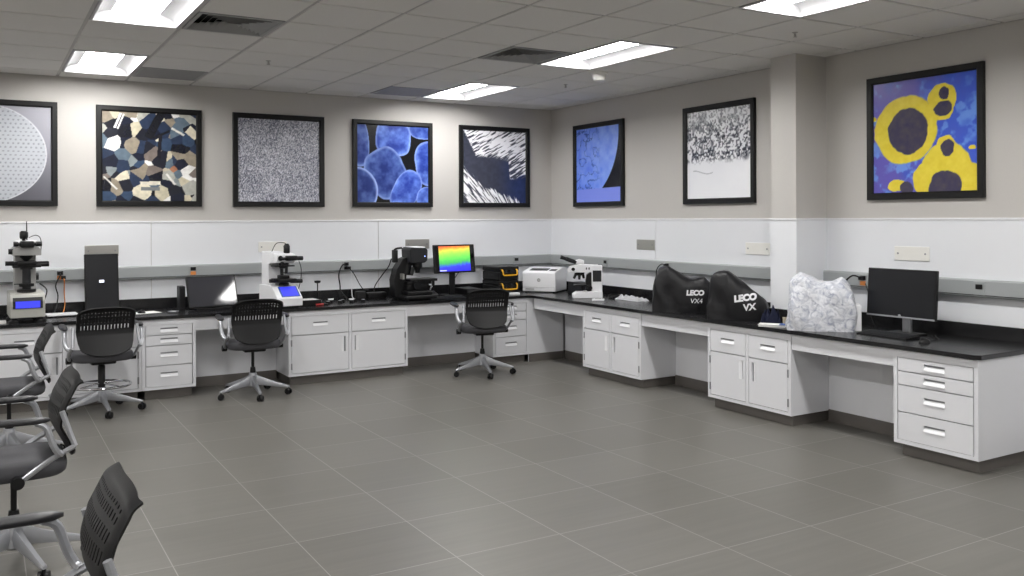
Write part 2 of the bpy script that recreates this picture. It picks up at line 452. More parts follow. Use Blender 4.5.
# ------------------------------------------------------------------ pictures
def vnoise(x, y, seed=0):
    xi = np.floor(x).astype(int); yi = np.floor(y).astype(int); fx = x - xi; fy = y - yi
    fx = fx * fx * (3 - 2 * fx); fy = fy * fy * (3 - 2 * fy)
    def h(a, b):
        n = (a * 374761393 + b * 668265263 + seed * 982451653) & 0x7fffffff
        n = ((n ^ (n >> 13)) * 1274126177) & 0x7fffffff
        return ((n ^ (n >> 16)) & 0xffff) / 65535.0
    a = h(xi, yi); b = h(xi + 1, yi); c = h(xi, yi + 1); d = h(xi + 1, yi + 1)
    return (a * (1 - fx) + b * fx) * (1 - fy) + (c * (1 - fx) + d * fx) * fy
def fbm(x, y, o=4, seed=0):
    s = 0; a = 0.5
    for k in range(o): s = s + a * vnoise(x * 2 ** k, y * 2 ** k, seed + k); a *= 0.5
    return s / (1 - 0.5 ** o)
def ss(a, b, x):
    t = np.clip((x - a) / (b - a), 0, 1); return t * t * (3 - 2 * t)
def C3(*v): return np.array(v, float)[None, None, :]
def mix(a, b, t): return a * (1 - t[..., None]) + b * t[..., None]

def art_dome(u, v):
    img = mix(C3(88, 88, 96), C3(168, 168, 178), ss(0.1, 1.0, v * .7 + u * .3))
    d = np.hypot((u - 0.34) / 0.62, (v - 0.49) / 0.53)
    px = u * 21 + (np.floor(v * 24) % 2) * .5; py = v * 24
    dot = ((px % 1 - .5) ** 2 + (py % 1 - .5) ** 2) < 0.05
    disc = mix(C3(206, 210, 216), C3(186, 190, 198), d) * (1 - 0.2 * dot[..., None])
    img = mix(img, disc, ss(1.004, 0.992, d))
    return mix(img, C3(225, 226, 230) + 0 * img, ss(0.975, 0.99, d) * ss(1.005, 0.995, d) * .8)
def art_mosaic(u, v):
    rs = np.random.RandomState(21); n = 150
    P = rs.rand(n, 2) * 1.1 - .05; wgt = rs.rand(n) ** 2 * .008
    pal = np.array([(30, 34, 50), (26, 28, 38), (44, 56, 80), (56, 74, 100), (96, 112, 126), (136, 144, 146), (176, 176, 168), (202, 194, 170), (222, 214, 192), (236, 235, 232), (124, 114, 108), (34, 36, 46), (150, 140, 124), (168, 116, 90)])
    pr = np.array([10, 9, 8, 5, 5, 5, 6, 6, 6, 7, 3, 9, 4, .7]); pr = pr / pr.sum()
    ci = rs.choice(len(pal), n, p=pr)
    best = np.full(u.shape, 9.0); idx = np.zeros(u.shape, int)
    for k in range(n):
        d = (u - P[k, 0]) ** 2 + (v - P[k, 1]) ** 2 - wgt[k]
        q = d < best; best = np.where(q, d, best); idx = np.where(q, k, idx)
    img = pal[ci[idx]].astype(float)
    for cx, cy, a, L, w, c in [(.16, .90, 1.2, .09, .012, (232, 232, 230)), (.19, .89, 1.2, .09, .008, (232, 232, 230)), (.55, .86, 1.1, .16, .045, (27, 28, 36)), (.62, .76, .45, .10, .014, (27, 28, 36)), (.60, .62, 1.5, .13, .02, (30, 30, 38)), (.50, .20, .05, .11, .022, (222, 216, 200)), (.50, .14, .0, .10, .02, (120, 124, 126)), (.08, .20, -.8, .10, .008, (230, 228, 222)), (.72, .25, -.9, .08, .012, (232, 230, 226)), (.80, .80, -.5, .08, .012, (226, 224, 218))]:
        dx = u - cx; dy = v - cy; p = dx * math.cos(a) + dy * math.sin(a); r = -dx * math.sin(a) + dy * math.cos(a)
        img = np.where(((np.abs(p) < L) & (np.abs(r) < w))[..., None], np.array(c, float), img)
    return img * (0.9 + .2 * fbm(u * 30, v * 30, 3))[..., None]
def art_noise(u, v):
    n = np.random.RandomState(3).rand(*u.shape)
    n = .62 * n + .38 * np.roll(n, 1, 0)
    return mix(C3(84, 86, 102), C3(232, 233, 242), ss(.12, .85, n * .8 + .2 * fbm(u * 5, v * 5, 3, 2)))
def art_pebbles(u, v):
    img = np.zeros(u.shape + (3,)) + C3(14, 15, 20)
    for k, (cx, cy, rx, ry, rot, pw, br) in enumerate([(.02, .78, .14, .33, .1, 2.4, .8), (.50, .84, .25, .22, -.1, 3.4, .95), (.92, .98, .20, .14, 0, 2.4, .85), (1.03, .52, .22, .30, .15, 2.6, .95),
                                                    (.40, .38, .27, .33, .5, 3.0, .8), (.68, .15, .19, .29, -.5, 2.5, 1.05), (.98, .04, .15, .17, 0, 2.2, 1.0), (-.02, .14, .30, .31, 0, 2.1, .75)]):
        c, s = math.cos(rot), math.sin(rot); dx = u - cx; dy = v - cy
        a = np.abs(dx * c + dy * s) / rx; b = np.abs(-dx * s + dy * c) / ry
        d = (a ** pw + b ** pw) ** (1 / pw) + .10 * (fbm(u * 5 + k, v * 5, 3, k) - .5)
        tex = fbm(u * 11 + 3 * k, v * 11, 4, k + 9)
        body = mix(C3(42, 64, 152), C3(116, 150, 236), np.clip((tex - .32) * 2.1, 0, 1) * .8 + .25 * ss(.4, 1, d)) * br
        rim = ss(.86, .97, d)
        body = mix(body, C3(168, 190, 246) + 0 * body, rim * (.9 if k == 7 else .5))
        img = mix(img, body, ss(1.01, .985, d))
    return np.clip(img, 0, 255)
def art_fibre(u, v):
    dark = mix(C3(62, 65, 80), C3(44, 54, 92), ss(.5, .9, u)) * (.9 + .2 * fbm(u * 20, v * 20, 3))[..., None]
    c, s = math.cos(.5), math.sin(.5); a = u * c + v * s; b = -u * s + v * c
    f1 = fbm(a * 9, b * 70, 2, 4); up = mix(C3(70, 72, 84), C3(250, 250, 254), ss(.34, .52, f1))
    ph = np.arctan2(v + .9, u - 1.2); f2 = fbm(ph * 95, np.hypot(u - 1.2, v + .9) * 7, 3, 8); lo = mix(C3(70, 72, 84), C3(250, 250, 254), ss(.34, .52, f2))
    bu = np.interp(u, [0, .08, .2, .45, .66, .72, .74, 1], [.98, .86, .63, .63, .60, .58, .32, .38]) + .1 * (f1 - .5)
    bl = np.interp(u, [0, .1, .3, .6, .85, 1], [.5, .40, .24, .11, .05, -.05]) + .12 * (f2 - .5)
    img = mix(dark, up, ss(-.01, .02, v - bu)); return mix(img, lo, ss(-.01, .02, bl - v))
def art_bluedisc(u, v):
    n = fbm(u * 7, v * 9, 5, 3); r = np.abs(n - .5)
    blue = mix(C3(92, 126, 240), C3(156, 186, 255), np.clip(.30 + .4 * u + (fbm(u * 14, v * 14, 3, 1) - .5) * .7, 0, 1))
    blue = mix(blue, C3(44, 66, 150) + 0 * blue, ss(.035, .0, r) * ss(.62, .3, u) * .8)
    d = np.hypot(u - .0, (v - .93)) / .95
    img = mix(blue, C3(26, 27, 34) + 0 * blue, ss(.995, 1.01, d))
    return mix(img, C3(128, 146, 240) + 0 * img, ss(.175, .165, v - .02 * u) * 1.0)
def art_speckle(u, v):
    n = fbm(u * 52, v * 48, 2, 5); big = fbm(u * 20, v * 16, 3, 2)
    base = mix(C3(232, 233, 238), C3(240, 241, 244), fbm(u * 4, v * 4, 3))
    t = ss(.38, .47, v + .06 * (fbm(u * 10, v * 10, 2, 8) - .5)) * (.55 + .45 * ss(1.0, .65, v))
    k = np.clip(ss(.54, .36, n) * .75 + ss(.44, .30, big) * .55, 0, 1) * t
    img = mix(base, C3(62, 64, 74) + 0 * base, k)
    ln = ss(.008, .003, np.abs(v - (.30 + .02 * np.sin(u * 14)))) * ((u > .1) & (u < .42))
    return mix(img, C3(170, 172, 178) + 0 * img, ln * .8)
def art_cells(u, v):
    n = fbm(u * 6, v * 6, 4, 2); q = fbm(u * 14, v * 14, 4, 6)
    img = mix(C3(100, 92, 184), C3(64, 94, 208), ss(.35, .75, u * .6 + n * .5)); img = mix(img, C3(116, 166, 238) + 0 * img, ss(.5, .68, q) * ss(.3, .7, n + .25 * (1 - v)) * .75)
    w = .035 * (fbm(u * 12, v * 12, 3, 9) - .5)
    def E(cx, cy, rx, ry): return np.hypot((u - cx) / rx, (v - cy) / ry) + w / min(rx, ry)
    yel = mix(C3(222, 200, 52), C3(238, 220, 76), fbm(u * 24, v * 24, 3)); dk = mix(C3(52, 50, 84), C3(80, 72, 82), fbm(u * 20, v * 20, 3, 3))
    def put(img, d, c): return mix(img, c, ss(1.02, .97, d))
    img = put(img, E(.33, .56, .315, .305), yel); img = put(img, E(.35, .545, .195, .205), dk)
    img = put(img, E(.69, .80, .135, .135), yel); img = put(img, E(.68, .71, .105, .10), yel)
    img = put(img, E(.705, .845, .045, .06), dk); img = put(img, E(.69, .715, .08, .065), dk)
    img = put(img, E(.72, .17, .24, .26), yel); img = put(img, E(.55, .10, .15, .16), yel); img = put(img, E(.92, .07, .2, .17), yel); img = put(img, E(.715, .40, .085, .075), yel)
    img = put(img, E(.735, .365, .065, .07), dk); img = put(img, E(.71, .03, .155, .15), dk)
    img = put(img, E(.25, .06, .1, .055), yel); img = put(img, E(.34, .03, .07, .07), dk); img = put(img, E(.955, .36, .035, .022), yel); img = put(img, E(.01, .68, .02, .02), yel)
    return img

def grid_art(name, w, h, fn, m, parent, y, n=150, zc=0.0):
    u, v = np.meshgrid(np.linspace(0, 1, n), np.linspace(0, 1, n))
    img = np.clip(fn(u, v), 0, 255) / 255.0
    lin = np.where(img <= .04045, img / 12.92, ((img + .055) / 1.055) ** 2.4)
    me = bpy.data.meshes.new(name)
    vs = np.stack([(u - .5) * w, np.full_like(u, y), (v - .5) * h + zc], -1).reshape(-1, 3)
    idx = np.arange(n * n).reshape(n, n)
    fs = np.stack([idx[:-1, :-1], idx[:-1, 1:], idx[1:, 1:], idx[1:, :-1]], -1).reshape(-1, 4)
    me.from_pydata(vs.tolist(), [], fs.tolist())
    ca = me.color_attributes.new('Col', 'FLOAT_COLOR', 'POINT')
    ca.data.foreach_set('color', np.concatenate([lin.reshape(-1, 3), np.ones((n * n, 1))], 1).astype(np.float32).ravel())
    me.materials.append(M_[m]); me.update()
    o = bpy.data.objects.new(name, me); COL.objects.link(o); o.parent = parent
    return o

def picture(loc, rz, fn, label, W=.995):
    t = thing('framed_picture', label, 'picture', loc, rz, 'framed micrograph pictures')
    h = W / 2; f = 0.055; d = 0.035
    m = MB(); bm = m.bm
    prof = [(0, 0), (0, -d + .004), (.004, -d), (f - .012, -d), (f, -d + .012), (f, 0)]   # (inset, y)
    rings = []
    for ins, y in prof:
        r = h - ins; rings.append([bm.verts.new((sx * r, y, sz * r)) for sx, sz in ((-1, -1), (1, -1), (1, 1), (-1, 1))])
    for a, b in zip(rings, rings[1:] + rings[:1]):
        for k in range(4): bm.faces.new((a[k], a[(k + 1) % 4], b[(k + 1) % 4], b[k]))
    m.build('frame', 'frame', t)
    grid_art('print', W - 2 * f, W - 2 * f, fn, 'art', t, -0.014)
PZ = 2.298
for x, fn, l in [(-6.169, art_dome, 'black framed picture of a dotted pale dome, cut by the photo edge'), (-4.837, art_mosaic, 'black framed picture of navy, cream and grey polygon shards'),
                 (-3.525, art_noise, 'black framed picture of fine grey speckle all over'), (-2.197, art_pebbles, 'black framed picture of blue pebble shapes on black'),
                 (-0.842, art_fibre, 'black framed picture of white fibres with a dark slate band')]:
    picture((x, -0.001, PZ), 0, fn, l)
for y, fn, l in [(-1.03, art_bluedisc, 'black framed picture of a blue disc with a black corner'), (-3.033, art_speckle, 'black framed white picture with dark speckle in its upper half'),
                 (-5.275, art_cells, 'black framed picture of yellow rings on blue and purple')]:
    picture((-0.001, y, PZ), RW, fn, l)

# ------------------------------------------------------------------ raceways, outlets, plates
def raceway(name, x0, x1, loc, rz, label, outs):
    t = thing(name, label, 'raceway', loc, rz, 'grey wall raceways')
    m = MB(); m.prism([(0, RB), (-0.045, RB), (-0.05, RB + .006), (-0.05, RT - .012), (-0.043, RT), (0, RT)], x0, x1, 'X'); m.build('channel', 'alu', t)
    B(x0, x1, -0.053, -0.05, RB + .012, RB + .018, 'cover_seam', 'dark', t)
    for x, kind in outs:
        z = (RT + RB) / 2
        o = B(x - .042, x + .042, -0.056, -0.05, z - .048, z + .048, 'outlet', 'alu', t, .002)
        for dz in ((-.022, .022) if kind != 's' else (.012,)):
            MB().box(x - .026, x + .026, -0.059, -0.056, z + dz - .018, z + dz + .018, .003).build('socket', 'orange' if kind == 'o' and dz < 0 else 'black', o)
    return t
raceway('wall_raceway', XL, -0.0, (0, -.007, 0), 0, 'long grey wall raceway along the back wall', [(-5.658, 'o'), (-4.437, 'o'), (-2.791, 'b'), (-0.567, 's')])
raceway('wall_raceway', 0.0, -CY1 - 0.007, (-.007, -.0, 0), RW, 'grey wall raceway between the room corner and the wall column', [(1.226, 's'), (2.318, 'o')]).location = (-.007, 0, 0)
raceway('wall_raceway', -CY0 + .007, -YF, (-.007, 0, 0), RW, 'grey wall raceway beyond the column, behind the wide black monitor', [(4.76, 'o'), (5.754, 's')])

def plate(loc, rz, m, label):
    t = thing('wall_plate', label, 'wall plate', loc, rz, 'blank wall plates')
    B(-.153, .153, -0.008, 0, -.056, .056, 'cover', m, t, .003)
    for s in (-1, 1): MB().cyl((s * .12, -0.008, 0), (s * .12, -0.011, 0), .008, k=10).build('screw', 'hinge', t)
plate((-5.287, -.007, 1.362), 0, 'steel', 'steel wall plate peeking above the upright black monitor')
plate((-3.604, -.007, 1.368), 0, 'ivory', 'pale wall plate behind the white hardness tester')
plate((-1.895, -.007, 1.366), 0, 'steel', 'steel wall plate behind the black profilometer head')
plate((-.007, -1.90, 1.366), RW, 'steel', 'steel wall plate to the side of the blue disc picture, above the raceway')
plate((-.007, -3.553, 1.367), RW, 'ivory', 'ivory wall plate beside the wall column')
plate((-.007, -5.173, 1.372), RW, 'ivory', 'ivory wall plate above the wide black monitor')

# ------------------------------------------------------------------ casework
FY = -0.81                                                # front plane
def holed(m, x0, x1, z0, z1, hx0, hx1, hz0, hz1, y0=FY, y1=FY + .02):
    m.box(x0, hx0, y0, y1, z0, z1); m.box(hx1, x1, y0, y1, z0, z1)
    m.box(hx0, hx1, y0, y1, z0, hz0); m.box(hx0, hx1, y0, y1, hz1, z1)
def pull_h(x0, x1, z0, z1, parent):
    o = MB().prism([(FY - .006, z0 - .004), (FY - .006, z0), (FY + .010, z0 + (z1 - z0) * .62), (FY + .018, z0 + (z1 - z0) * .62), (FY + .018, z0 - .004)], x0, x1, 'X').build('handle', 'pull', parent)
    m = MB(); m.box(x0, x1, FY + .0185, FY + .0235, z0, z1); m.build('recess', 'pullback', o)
def pull_v(x0, x1, z0, z1, parent, side):
    xs, xe = (x0, x0 + (x1 - x0) * .62) if side < 0 else (x1, x1 - (x1 - x0) * .62)
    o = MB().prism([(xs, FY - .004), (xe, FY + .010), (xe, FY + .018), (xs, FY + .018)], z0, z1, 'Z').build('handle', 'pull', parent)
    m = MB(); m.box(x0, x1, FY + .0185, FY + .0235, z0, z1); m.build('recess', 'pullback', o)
def drawer(t, x0, x1, z0, z1, hw=.155):
    xc = (x0 + x1) / 2; zt = z1 - min(.035, (z1 - z0) * .28) if z1 - z0 < .12 else z1 - .06
    hx0, hx1, hz0, hz1 = xc - hw / 2, xc + hw / 2, zt - .04, zt
    m = MB(); holed(m, x0, x1, z0, z1, hx0, hx1, hz0, hz1); d = m.build('drawer', 'cab', t)
    pull_h(hx0, hx1, hz0, hz1, d)
def door(t, x0, x1, z0, z1, side):
    hx = x1 - .03 - .044 if side < 0 else x0 + .03
    hz1 = z1 - .035; hz0 = hz1 - .155
    m = MB(); holed(m, x0, x1, z0, z1, hx, hx + .044, hz0, hz1); d = m.build('door', 'cab', t)
    pull_v(hx, hx + .044, hz0, hz1, d, side)
    xh = x0 - .004 if side < 0 else x1 + .004
    for z in (z0 + .07, z1 - .07):
        MB().box(xh - .007, xh + .007, FY - .005, FY + .004, z - .032, z + .032, .002).build('hinge', 'hinge', d)
def carcass(t, w, z0=.089, zt=.7415, toe=(0.03, 0.03)):
    m = MB(); m.box(0, w, FY + .06, -0.012, z0, zt); m.build('body', 'cab', t)
    m = MB(); s = .028
    m.box(0, s, FY, FY + .06, z0, zt); m.box(w - s, w, FY, FY + .06, z0, zt)
    m.box(s, w - s, FY, FY + .06, z0, .115); m.box(s, w - s, FY, FY + .06, .688, zt)
    m.build('face_frame', 'cab', t)
    m = MB(); m.box(toe[0], w - toe[1], FY + .055, -0.012, 0, z0); m.build('plinth', 'base', t)
def door_cabinet(w, loc, rz, label):
    t = thing('base_cabinet', label, 'cabinet', loc, rz, 'white base cabinets with doors')
    carcass(t, w); g = .005; s = .028; c = w / 2
    B(c - .014, c + .014, FY, FY + .06, .115, .688, 'mullion', 'cab', t)
    for a, b, sd in ((s + g, c - .014 - g, -1), (c + .014 + g, w - s - g, 1)):
        drawer(t, a, b, .503, .684); door(t, a, b, .12, .493, sd)
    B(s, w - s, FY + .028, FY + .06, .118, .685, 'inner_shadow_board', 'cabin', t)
    return t
def drawer_cabinet(w, loc, rz, label):
    t = thing('drawer_cabinet', label, 'drawer unit', loc, rz, 'white drawer units')
    carcass(t, w); g = .005; s = .03
    for z0, z1 in ((.597, .685), (.501, .589), (.314, .493), (.118, .306)): drawer(t, s + g, w - s - g, z0, z1)
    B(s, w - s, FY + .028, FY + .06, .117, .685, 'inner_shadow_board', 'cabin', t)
    return t
def knee(w, loc, rz, label):
    t = thing('knee_space_panel', label, 'knee space panel', loc, rz, 'knee space panels under the worktop')
    B(.001, w - .001, FY + .01, FY + .03, .615, .7415, 'apron', 'cab', t, .002)
    B(.001, w - .001, -.37, -.355, .0, .7415, 'back_panel', 'cab', t)
    B(.001, w - .001, -.378, -.37, 0, .1, 'baseboard', 'base', t, .002)
    return t
door_cabinet(1.27, (-6.311, 0, 0), 0, 'white base cabinet under the grey hardness tester and upright monitor')
door_cabinet(1.27, (-7.585, 0, 0), 0, 'white base cabinet at the end of the row, outside the photo')
drawer_cabinet(.476, (-5.038, 0, 0), 0, 'white four drawer unit beside the stool with the foot ring')
knee(.889, (-4.562, 0, 0), 0, 'white knee space panel behind the middle swivel chair, under the tilted screen')
door_cabinet(1.29, (-3.672, 0, 0), 0, 'white two door base cabinet along the back wall, under the small loose specimens')
knee(1.051, (-2.381, 0, 0), 0, 'white knee space panel under the rainbow coloured screen')
drawer_cabinet(.475, (-1.33, 0, 0), 0, 'white four drawer unit in the room corner under the black cases')
t = thing('corner_panel', 'white filler panel closing the corner between both runs of cabinets', 'corner panel', (0, 0, 0))
B(-.854, -.37, FY, FY + .02, .0, .7415, 'panel', 'cab', t); B(-.854, -.378, FY - .008, FY, 0, .09, 'baseboard', 'base', t)
knee(.985, (0, -.84, 0), RW, 'white knee space panel under the printer and microscope')
door_cabinet(.972, (0, -1.827, 0), RW, 'white two door base cabinet nearest the corner on the right wall')
knee(.928, (0, -2.80, 0), RW, 'white knee space panel under the first black dust cover')
door_cabinet(.936, (0, -3.729, 0), RW, 'white two door base cabinet under the plastic wrapped instrument')
knee(.922, (0, -4.666, 0), RW, 'white knee space panel under the wide black monitor')
dc = drawer_cabinet(.617, (0, -5.589, 0), RW, 'white four drawer unit at the free end of the worktop')

# worktop with backsplash
t = thing('worktop', 'long black L shaped epoxy worktop running along both walls', 'worktop', (0, 0, 0))
D = .834
m = MB(); c = .05; bm = m.bm
out = [(-7.9, -.0075), (-7.9, -D), (-D - c, -D), (-D, -D - c), (-D, -6.195), (-D + .03, -6.225), (-.0075, -6.225), (-.0075, CY0 - .0085), (CX0 - .0085, CY0 - .0085), (CX0 - .0085, CY1 + .0085), (-.0075, CY1 + .0085), (-.0075, -.0075)]
m.prism(out, .742, CT, 'Z'); 
bmesh.ops.bevel(bm, geom=[e for e in bm.edges if abs(e.verts[0].co.z - CT) < 1e-4 and abs(e.verts[1].co.z - CT) < 1e-4], offset=.005, segments=2, affect='EDGES')
m.build('slab', 'epoxy', t)
m = MB(); h = CT + .102
m.box(-7.9, -.0275, -.0275, -.0075, CT, h, .002); m.box(-.0275, -.0075, CY1 + .0085, -.0275, CT, h, .002)
m.box(CX0 - .0285, CX0 - .0085, CY0 - .0285, CY1 + .0285, CT, h, .002); m.box(CX0 - .0085, -.0075, CY0 - .0285, CY0 - .0085, CT, h, .002)
m.box(CX0 - .0085, -.0275, CY1 + .0085, CY1 + .0285, CT, h, .002); m.box(-.0275, -.0075, -6.225, CY0 - .0285, CT, h, .002)
m.build('backsplash', 'epoxy', t)

# ------------------------------------------------------------------ chairs
def chair_back():
    m = MB(); bm = m.bm; nu, nv = 52, 40
    def P(u, v):
        zb = .512 + .045 * abs(u) ** 2.4
        zt = .932 - .034 * abs(u) ** 4
        z = zb + (zt - zb) * v
        yc = np.interp(z, [.50, .56, .63, .685, .73, .80, .88, .93, .95], [-.248, -.218, -.182, -.156, -.152, -.172, -.214, -.242, -.252])
        hw = float(np.interp(v, [0, .06, .2, .5, .9, .96, 1], [.186, .204, .218, .231, .233,   .229, .218]))
        au = abs(u); up = min(1, max(0, (v - .42) / .15))
        y = float(yc) - .022 * u * u
        y -= up * (.013 * max(0, (au - .88) / .12) ** 2) + .020 * max(0, (v - .93) / .07) ** 2
        return (u * hw, y, z)
    g = [[bm.verts.new(P(-1 + 2 * i / nu, j / nv)) for i in range(nu + 1)] for j in range(nv + 1)]
    for j in range(nv):
        for i in range(nu):
            bm.faces.new((g[j][i], g[j][i + 1], g[j + 1][i + 1], g[j + 1][i]))
    bm.faces.ensure_lookup_table()
    kill = []
    for (j0, j1) in ((21, 25), (27, 30), (32, 34), (35, 36)):
        for i in range(4, nu - 4):
            if i % 3 == 1:
                for j in range(j0, j1): kill.append(bm.faces[j * nu + i])
    bmesh.ops.delete(bm, geom=kill, context='FACES')
    bmesh.ops.solidify(bm, geom=bm.faces[:], thickness=-.011)
    return m
def make_chair(label, ring=False, ba=-PI / 2, lift=0.0):
    t = thing('swivel_chair', label, 'chair', group='black swivel chairs with silver bases')
    chair_back().build('backrest', 'chairb', t, True, 50)
    # seat: lofted superellipse
    m = MB(); bm = m.bm; rings = []; k = 40
    for sc_, z in ((.80, .456), (.95, .459), (1.0, .470), (1.02, .495), (1.0, .522), (.94, .535), (.6, .534), (.2, .532)):
        R = []
        for i in range(k):
            a = 2 * PI * i / k; cx, sy = math.cos(a), math.sin(a)
            x = .238 * math.copysign(abs(cx) ** .5, cx) * sc_; y = .008 + .228 * math.copysign(abs(sy) ** .55, sy) * sc_
            R.append(bm.verts.new((x, y, z - max(0, y - .14) ** 2 * 3.0)))
        rings.append(R)
    for a, b in zip(rings[:-1], rings[1:]):
        for i in range(k): bm.faces.new((a[i], a[(i + 1) % k], b[(i + 1) % k], b[i]))
    bm.faces.new(rings[0][::-1]); bm.faces.new(rings[-1]); m.build('seat', 'chairs', t, True, 60)
    m = MB(); m.box(-.10, .10, -.12, .12, .425, .457, .012); m.build('tilt_mechanism', 'black', t)
    m = MB(); m.tube([(.1, .04, .462), (.24, .05, .462), (.28, .05, .46)], [.006, .006, .011], 8); m.build('lever', 'black', t, True)
    for s in (-1, 1):
        m = MB(); P = []
        m.tube(smooth_path([(s * .10, .0, .445), (s * .20, -.002, .452), (s * .258, -.02, .472), (s * .272, -.13, .55), (s * .264, -.238, .602)], 5), .0155, 8, flat=.8)
        m.tube(smooth_path([(s * .304, -.07, .737), (s * .308, -.112, .712), (s * .306, -.14, .63), (s * .292, -.162, .588), (s * .270, -.178, .575)], 5), [.015] * 21, 8, flat=1.2)
        fr = m.build('arm_frame', 'silver', t, True)
        MB().cyl((s * .238, .0, .463), (s * .28, .0, .463), .028, k=20).build('pivot_cap', 'black', fr, True)
        m = MB(); m.tube(smooth_path([(s * .264, -.238, .602), (s * .257, -.222, .65), (s * .251, -.185, .768)], 5), .0125, 8); m.build('back_strut', 'silver', t, True)
        # armrest pad
        m = MB(); bm = m.bm; rings = []; n = 14
        for i in range(n + 1):
            f = i / n; y = -.13 + .345 * f; w = .030 * (1 - .85 * abs(2 * f - 1) ** 6) ; x0 = s * (.302 - .018 * f * f); th = .016 * (1 - .6 * abs(2 * f - 1) ** 8)
            z0 = .746 + .006 * f
            R = [bm.verts.new((x0 + w * math.copysign(abs(math.cos(a)) ** .7, math.cos(a)), y, z0 + th * math.copysign(abs(math.sin(a)) ** .7, math.sin(a)))) for a in [2 * PI * q / 14 for q in range(14)]]
            rings.append(R)
        for a, b in zip(rings[:-1], rings[1:]):
            for q in range(14): bm.faces.new((a[q], a[(q + 1) % 14], b[(q + 1) % 14], b[q]))
        bm.faces.new(rings[0][::-1]); bm.faces.new(rings[-1]); m.build('armrest', 'arm', t, True, 60)
    m = MB(); m.lathe([(.014, .27), (.014, .45)], k=16); m.lathe([(.026, .19), (.027, .235), (.022, .27), (.014, .272)] if not ring else [(.03, .19), (.03, .40), (.022, .41)], k=18)
    m.build('gas_lift', 'black', t, True)
    hub = MB().lathe([(.034, .085), (.05, .10), (.046, .16), (.034, .215), (.03, .217)], k=22).build('hub', 'silver', t, True)
    for q in range(5):
        a = ba + q * 2 * PI / 5; d = Vector((math.cos(a), math.sin(a), 0)); n = Vector((-d.y, d.x, 0))
        m = MB(); bm = m.bm; rs = []
        for r, zt, zb, w in ((.03, .195, .105, .026), (.12, .155, .092, .022), (.24, .112, .076, .018), (.315, .088, .066, .017), (.335, .080, .066, .012)):
            c = d * r
            rs.append([bm.verts.new(c + n * w * .7 + Vector((0, 0, zb))), bm.verts.new(c + n * w + Vector((0, 0, (zt + zb) / 2))), bm.verts.new(c + n * w * .55 + Vector((0, 0, zt))), bm.verts.new(c - n * w * .55 + Vector((0, 0, zt))), bm.verts.new(c - n * w + Vector((0, 0, (zt + zb) / 2))), bm.verts.new(c - n * w * .7 + Vector((0, 0, zb)))])
        for x, y in zip(rs[:-1], rs[1:]):
            for i in range(6): bm.faces.new((x[i], x[(i + 1) % 6], y[(i + 1) % 6], y[i]))
        bm.faces.new(rs[0][::-1]); bm.faces.new(rs[-1]); leg = m.build('leg', 'silver', t, True, 50)
        m = MB(); c = d * .325; ax = (n * .8 + d * .6).normalized()
        for s in (-1, 1):
            p = c + ax * (.008 * s); m.cyl((p.x, p.y, .029), (p.x + ax.x * .016 * s, p.y + ax.y * .016 * s, .029), .029, .026, 18)
        m.cyl((c.x, c.y, .03), (c.x, c.y, .07), .009, k=10)
        m.build('caster', 'black', leg, True)
    if ring:
        m = MB(); k = 40; m.tube([(.235 * math.cos(2 * PI * i / k), .235 * math.sin(2 * PI * i / k), .235) for i in range(k + 1)], .0105, 8, cap=False)
        for q in range(4):
            a = q * PI / 2 + .5; m.tube([(.028 * math.cos(a), .028 * math.sin(a), .25), (.232 * math.cos(a), .232 * math.sin(a), .235)], .008, 8)
        m.build('foot_ring', 'chrome', t, True)
    return t
chair = make_chair('black swivel chair pulled up to the tilted screen and white tester')
chair.location = (-4.10, -1.09, 0); chair.rotation_euler.z = math.radians(-3)
dup(chair, (-1.70, -1.23, 0), math.radians(-14), 'black swivel chair in front of the rainbow coloured screen')
stool = make_chair('black swivel stool with a chrome foot ring, before the upright monitor', True)
stool.location = (-5.41, -1.12, 0); stool.rotation_euler.z = math.radians(4)
dup(chair, (-6.14, -2.45, 0), math.radians(90), 'black swivel chair seen from its side, nearest the grey hardness tester')
dup(chair, (-6.17, -4.67, 0), math.radians(92), 'black swivel chair seen from its side, second of three from the camera')
dup(chair, (-6.205, -6.78, 0), math.radians(91), 'black swivel chair nearest the camera, only its back and one arm showing')

# ------------------------------------------------------------------ things on the back worktop
def lcd(parent, x0, x1, y0, z0, y1, z1, name='display', m='lcd'):
    MB().quad((x0, y0, z0), (x1, y0, z0), (x1, y1, z1), (x0, y1, z1)).build(name, m, parent)

t = thing('hardness_tester', 'tall grey hardness tester with a blue display on the back worktop', 'hardness tester', (-5.962, -.60, CT), math.radians(2))
for sx in (-1, 1):
    for yy in (-.13, .22): MB().lathe([(.045, 0), (.045, .018), (.03, .03), (.018, .046)], (sx * .1, yy, 0), 18).build('foot', 'black', t, True)
MB().prism([(-.17, .045), (-.17, .19), (-.145, .245), (-.06, .262), (.28, .262), (.28, .045)], -.135, .135, 'X', .006).build('base', 'greyb', t)
o = MB().prism([(-.176, .125), (-.176, .192), (-.166, .222), (-.16, .222), (-.16, .125)], -.115, .115, 'X').build('control_panel', 'dark', t); lcd(o, -.095, .095, -.1765, .130, -.1765, .19)
MB().prism([(-.085, .26), (-.085, .64), (.085, .64), (.085, .26)], .10, .26, 'Y', .006).build('column', 'greym', t)
m = MB(); m.prism([(-.11, .585), (-.11, .635), (-.085, .66), (.085, .66), (.11, .635), (.11, .585)], -.12, .26, 'Y', .004); m.build('head', 'greym', t)
B(-.085, .085, -.06, .24, .66, .715, 'top_housing', 'white', t, .012)
m = MB(); m.box(-.05, .05, -.16, -.06, .655, .71, .006); m.cyl((-.10, -.11, .685), (.11, -.11, .685), .015); m.cyl((-.07, -.11, .685), (-.105, -.11, .685), .021); m.cyl((.07, -.11, .685), (.115, -.11, .685), .022); m.build('eyepiece_micrometer', 'black', t, True)
